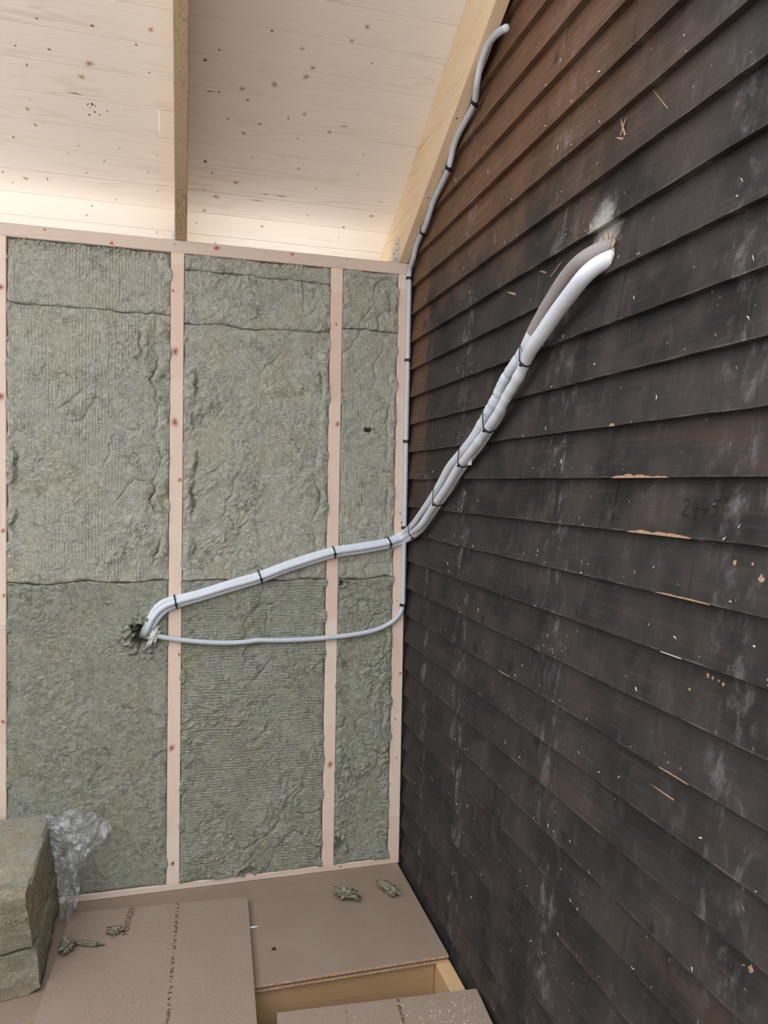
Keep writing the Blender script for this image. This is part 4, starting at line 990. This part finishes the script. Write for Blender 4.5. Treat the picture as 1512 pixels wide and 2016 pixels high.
# ------------------------------------------------------------------ stacked wool slabs with torn film
def slab(label, bot, top, seed, mat, sag=0.0, res=0.012):
    """six-sided slab from four bottom and four top corners: FR, BR, BL, FL"""
    c = np.array(bot+top, float)
    faces = {'front': (3, 0, 4, 7), 'right': (0, 1, 5, 4), 'top': (7, 4, 5, 6), 'back': (1, 2, 6, 5), 'left': (2, 3, 7, 6), 'bottom': (2, 1, 0, 3)}
    V = []; F = []
    for f in faces.values():
        a, b, d, e = (c[i] for i in f)
        nu = max(2, int(np.linalg.norm(b-a)/res)); nv = max(2, int(np.linalg.norm(e-a)/res))
        u, v = np.meshgrid(np.linspace(0, 1, nu+1), np.linspace(0, 1, nv+1)); u = u[..., None]; v = v[..., None]
        P = (a*(1-u)+b*u)*(1-v)+(e*(1-u)+d*u)*v
        nn = np.cross(b-a, e-a); nn /= np.linalg.norm(nn)
        n0 = len(V); V += list(P.reshape(-1, 3))
        i = np.arange(nv)[:, None]*(nu+1)+np.arange(nu)[None, :]+n0
        F.append(np.stack([i, i+1, i+nu+2, i+nu+1], -1).reshape(-1, 4))
    V = np.array(V); F = np.vstack(F)
    m = c.mean(0); q = V-m; hs = np.abs(c-m).max(0); rr_ = q/hs
    # round the edges a little, then roughen
    mx = np.sort(np.abs(rr_), axis=1); ed = sstep(0.86, 1.0, mx[:, 1])
    V = V-np.sign(q)*0.010*ed[:, None]*(np.abs(rr_) > 0.8)
    nse = np.stack([gn(V[:, 1]*16+V[:, 0]*3, V[:, 2]*22, seed), gn(V[:, 0]*14, V[:, 2]*22+V[:, 1]*3, seed+1), gn(V[:, 0]*9, V[:, 1]*9, seed+2)], 1)
    n2 = np.stack([gn(V[:, 1]*50, V[:, 2]*60+V[:, 0]*9, seed+3), gn(V[:, 0]*50, V[:, 2]*60+V[:, 1]*9, seed+4), gn(V[:, 0]*40, V[:, 1]*40, seed+5)], 1)
    V = V+nse*0.006+n2*0.0022
    V[:, 2] = np.maximum(V[:, 2], c[:4, 2].min()+0.001) if c[:4, 2].min() < 0.05 else V[:, 2]
    o = mesh_obj('wool_slab', V, F, mat, None, True)
    tag(o, label, 'insulation', 'stacked wool slabs'); return o
slab('lower mineral wool slab of the stack in the bottom left corner',
     [(-1.283,-0.488,0.001),(-1.300,-0.035,0.001),(-1.95,-0.035,0.001),(-1.95,-0.60,0.001)],
     [(-1.300,-0.490,0.136),(-1.312,-0.035,0.136),(-1.95,-0.035,0.136),(-1.95,-0.60,0.136)], 41, M['wool_slab'])
slab('upper mineral wool slab of the stack, partly under clear film',
     [(-1.304,-0.486,0.142),(-1.316,-0.035,0.142),(-1.95,-0.035,0.142),(-1.95,-0.58,0.142)],
     [(-1.326,-0.505,0.305),(-1.333,-0.035,0.352),(-1.95,-0.035,0.350),(-1.95,-0.58,0.305)], 57, M['wool_slab'])
# crumpled film hanging off the right side
rows = [(0.362, -1.345, -1.235, -0.06), (0.352, -1.338, -1.165, -0.07), (0.325, -1.330, -1.128, -0.085), (0.298, -1.325, -1.118, -0.095), (0.262, -1.318, -1.135, -0.10), (0.225, -1.312, -1.168, -0.105), (0.195, -1.305, -1.200, -0.11), (0.165, -1.298, -1.222, -0.115), (0.12, -1.292, -1.214, -0.12), (0.075, -1.287, -1.222, -0.125), (0.04, -1.283, -1.245, -0.13), (0.012, -1.280, -1.262, -0.14)]
nu, nv = 60, 110; V = []
rv = np.linspace(0, len(rows)-1, nv); R0 = np.array(rows)
for t in rv:
    z, xa, xb, y = [np.interp(t, range(len(rows)), R0[:, k]) for k in range(4)]
    for u in np.linspace(0, 1, nu):
        x = xa+(xb-xa)*u
        cr = 0.030*math.sin(u*6.5+z*18)*(0.3+u)+0.035*float(np.abs(gn(x*26, z*20, 3)))*(0.4+u)+0.016*float(np.abs(gn(x*60+z*30, z*45, 4)))+0.006*float(gn(x*140, z*120, 5))
        V.append((x+0.006*float(gn(x*30, z*30, 8)), y-cr+0.02, z+0.012*float(gn(x*22, z*22, 9))*(u if t > 0.5 else 1)))
i = np.arange(nv-1)[:, None]*nu+np.arange(nu-1)[None, :]
F = np.stack([i, i+1, i+nu+1, i+nu], -1).reshape(-1, 4)
V = np.array(V); V[:, 2] = np.maximum(V[:, 2], 0.026); V[:, 1] = np.minimum(V[:, 1], -0.018)
fm = thing('plastic_film', 'crumpled clear plastic film hanging beside the wool slabs', 'plastic film', (-1.25, -0.11, 0.026))
mesh_obj('hanging_film', V, F, M['film'], fm, True)
# part of the film still lying over the top of the upper slab
nu, nv = 40, 40; V = []
for v in np.linspace(0, 1, nv):
    for u in np.linspace(0, 1, nu):
        y = -0.03-0.40*v; x = -1.325+0.006*v-0.60*u; z = 0.362-0.047*(0.45*v/0.47)*0.95+0.003*float(gn(x*20, y*20, 12))+0.0015*float(gn(x*60, y*60, 13))
        d = max(0, (0.045-(-1.325-x))/0.045); z -= 0.03*d*d*0.3
        V.append((x, y+0.03*float(gn(x*9, 3.3, 14))*v, z))
i = np.arange(nv-1)[:, None]*nu+np.arange(nu-1)[None, :]
F = np.stack([i, i+nu, i+nu+1, i+1], -1).reshape(-1, 4)
mesh_obj('top_film', V, F, M['film_top'], fm, True)

# ------------------------------------------------------------------ bits on the floor
def tuft(label, c, sx, sy, sz, seed, rot=0, group='loose wool tufts on the floor'):
    o = lump('wool_tuft', c, sx, sy, sz, seed, M['wool_slab'], 0.45, 3.0, nu=44, nv=28)
    me = o.data; lo = min(v.co.z for v in me.vertices)
    base = c[2]-sz
    o.rotation_euler.z = rot; o.location.z = base
    for v in me.vertices: v.co.z -= lo
    tag(o, label, 'wool tuft', group); return o
tuft('pale green wool tuft on floor nearest the middle of the back wall', (-0.276, -0.208, 0.0135), 0.040, 0.022, 0.013, 3, -0.5)
tuft('straggly wool tuft on floor near the wall corner', (-0.104, -0.196, 0.0105), 0.020, 0.042, 0.010, 8, 0.3)
tuft('flat pale tuft on the loose sheet beside the printed lettering', (-1.090, -0.262, 0.0285), 0.022, 0.016, 0.006, 13, 0.2)
tuft('long thin wool wisp on the loose sheet between tuft and slabs', (-1.165, -0.315, 0.0265), 0.036, 0.009, 0.004, 17, -0.35)
tuft('small wool tuft at the foot of the stacked slabs', (-1.232, -0.335, 0.0375), 0.020, 0.022, 0.015, 21, 0.4)
pg = thing('wall_plug', 'tiny white plastic plug poking from under the loose sheet edge', 'plug', (-0.632, -0.312, 0.0005))
MB().cyl((-0.650, -0.313, 0.0042), (-0.622, -0.311, 0.0042), 0.0036, 0.0032, 10).build('barrel', M['plug'], pg)
MB().cyl((-0.622, -0.311, 0.0042), (-0.612, -0.3105, 0.0042), 0.0020, 0.0016, 8).build('tip', M['plug'], pg)
mb = MB(); rr = random.Random(12)
for i in range(150):
    if i < 110: x = -0.10+rr.gauss(0, 0.07); y = -0.93+rr.gauss(0, 0.06)
    else: x = rr.uniform(-0.5, -0.03); y = rr.uniform(-0.83, -1.1)
    if y > -0.825 or x > -0.02 or x < -0.58: continue
    r0 = rr.uniform(0.0014, 0.0036); a = rr.random()*6; z = 0.0232
    P_ = [(x+r0*math.cos(a+k*2.1)*rr.uniform(.6, 1.3), y+r0*math.sin(a+k*2.1)*rr.uniform(.6, 1.3), z) for k in range(3)]
    mb.add(P_+[(x, y, z+r0*0.6)], [(0, 1, 3), (1, 2, 3), (2, 0, 3)])
for i in range(70):
    x = rr.uniform(-0.62, -0.03); y = rr.uniform(-0.03, -0.58); r0 = rr.uniform(0.0006, 0.0014); a = rr.random()*6; z = 0.0004
    P_ = [(x+r0*math.cos(a+k*2.1), y+r0*math.sin(a+k*2.1), z) for k in range(3)]
    mb.add(P_+[(x, y, z+r0*0.6)], [(0, 1, 3), (1, 2, 3), (2, 0, 3)])
o = mb.build('sawdust_crumbs', M['pale'], None, fix=False)
tag(o, 'pale sawdust crumbs scattered on the chipboard near the dark wall', 'sawdust', kind='stuff')
# dark dirt specks on the fixed floor sheet
o = lump('dirt_crumb', (-0.574, -0.447, 0.004), 0.006, 0.005, 0.004, 3, M['nail'], 0.4, 3, nu=12, nv=8); tag(o, 'dark dirt crumb on floor sheet right of the loose sheet', 'dirt')
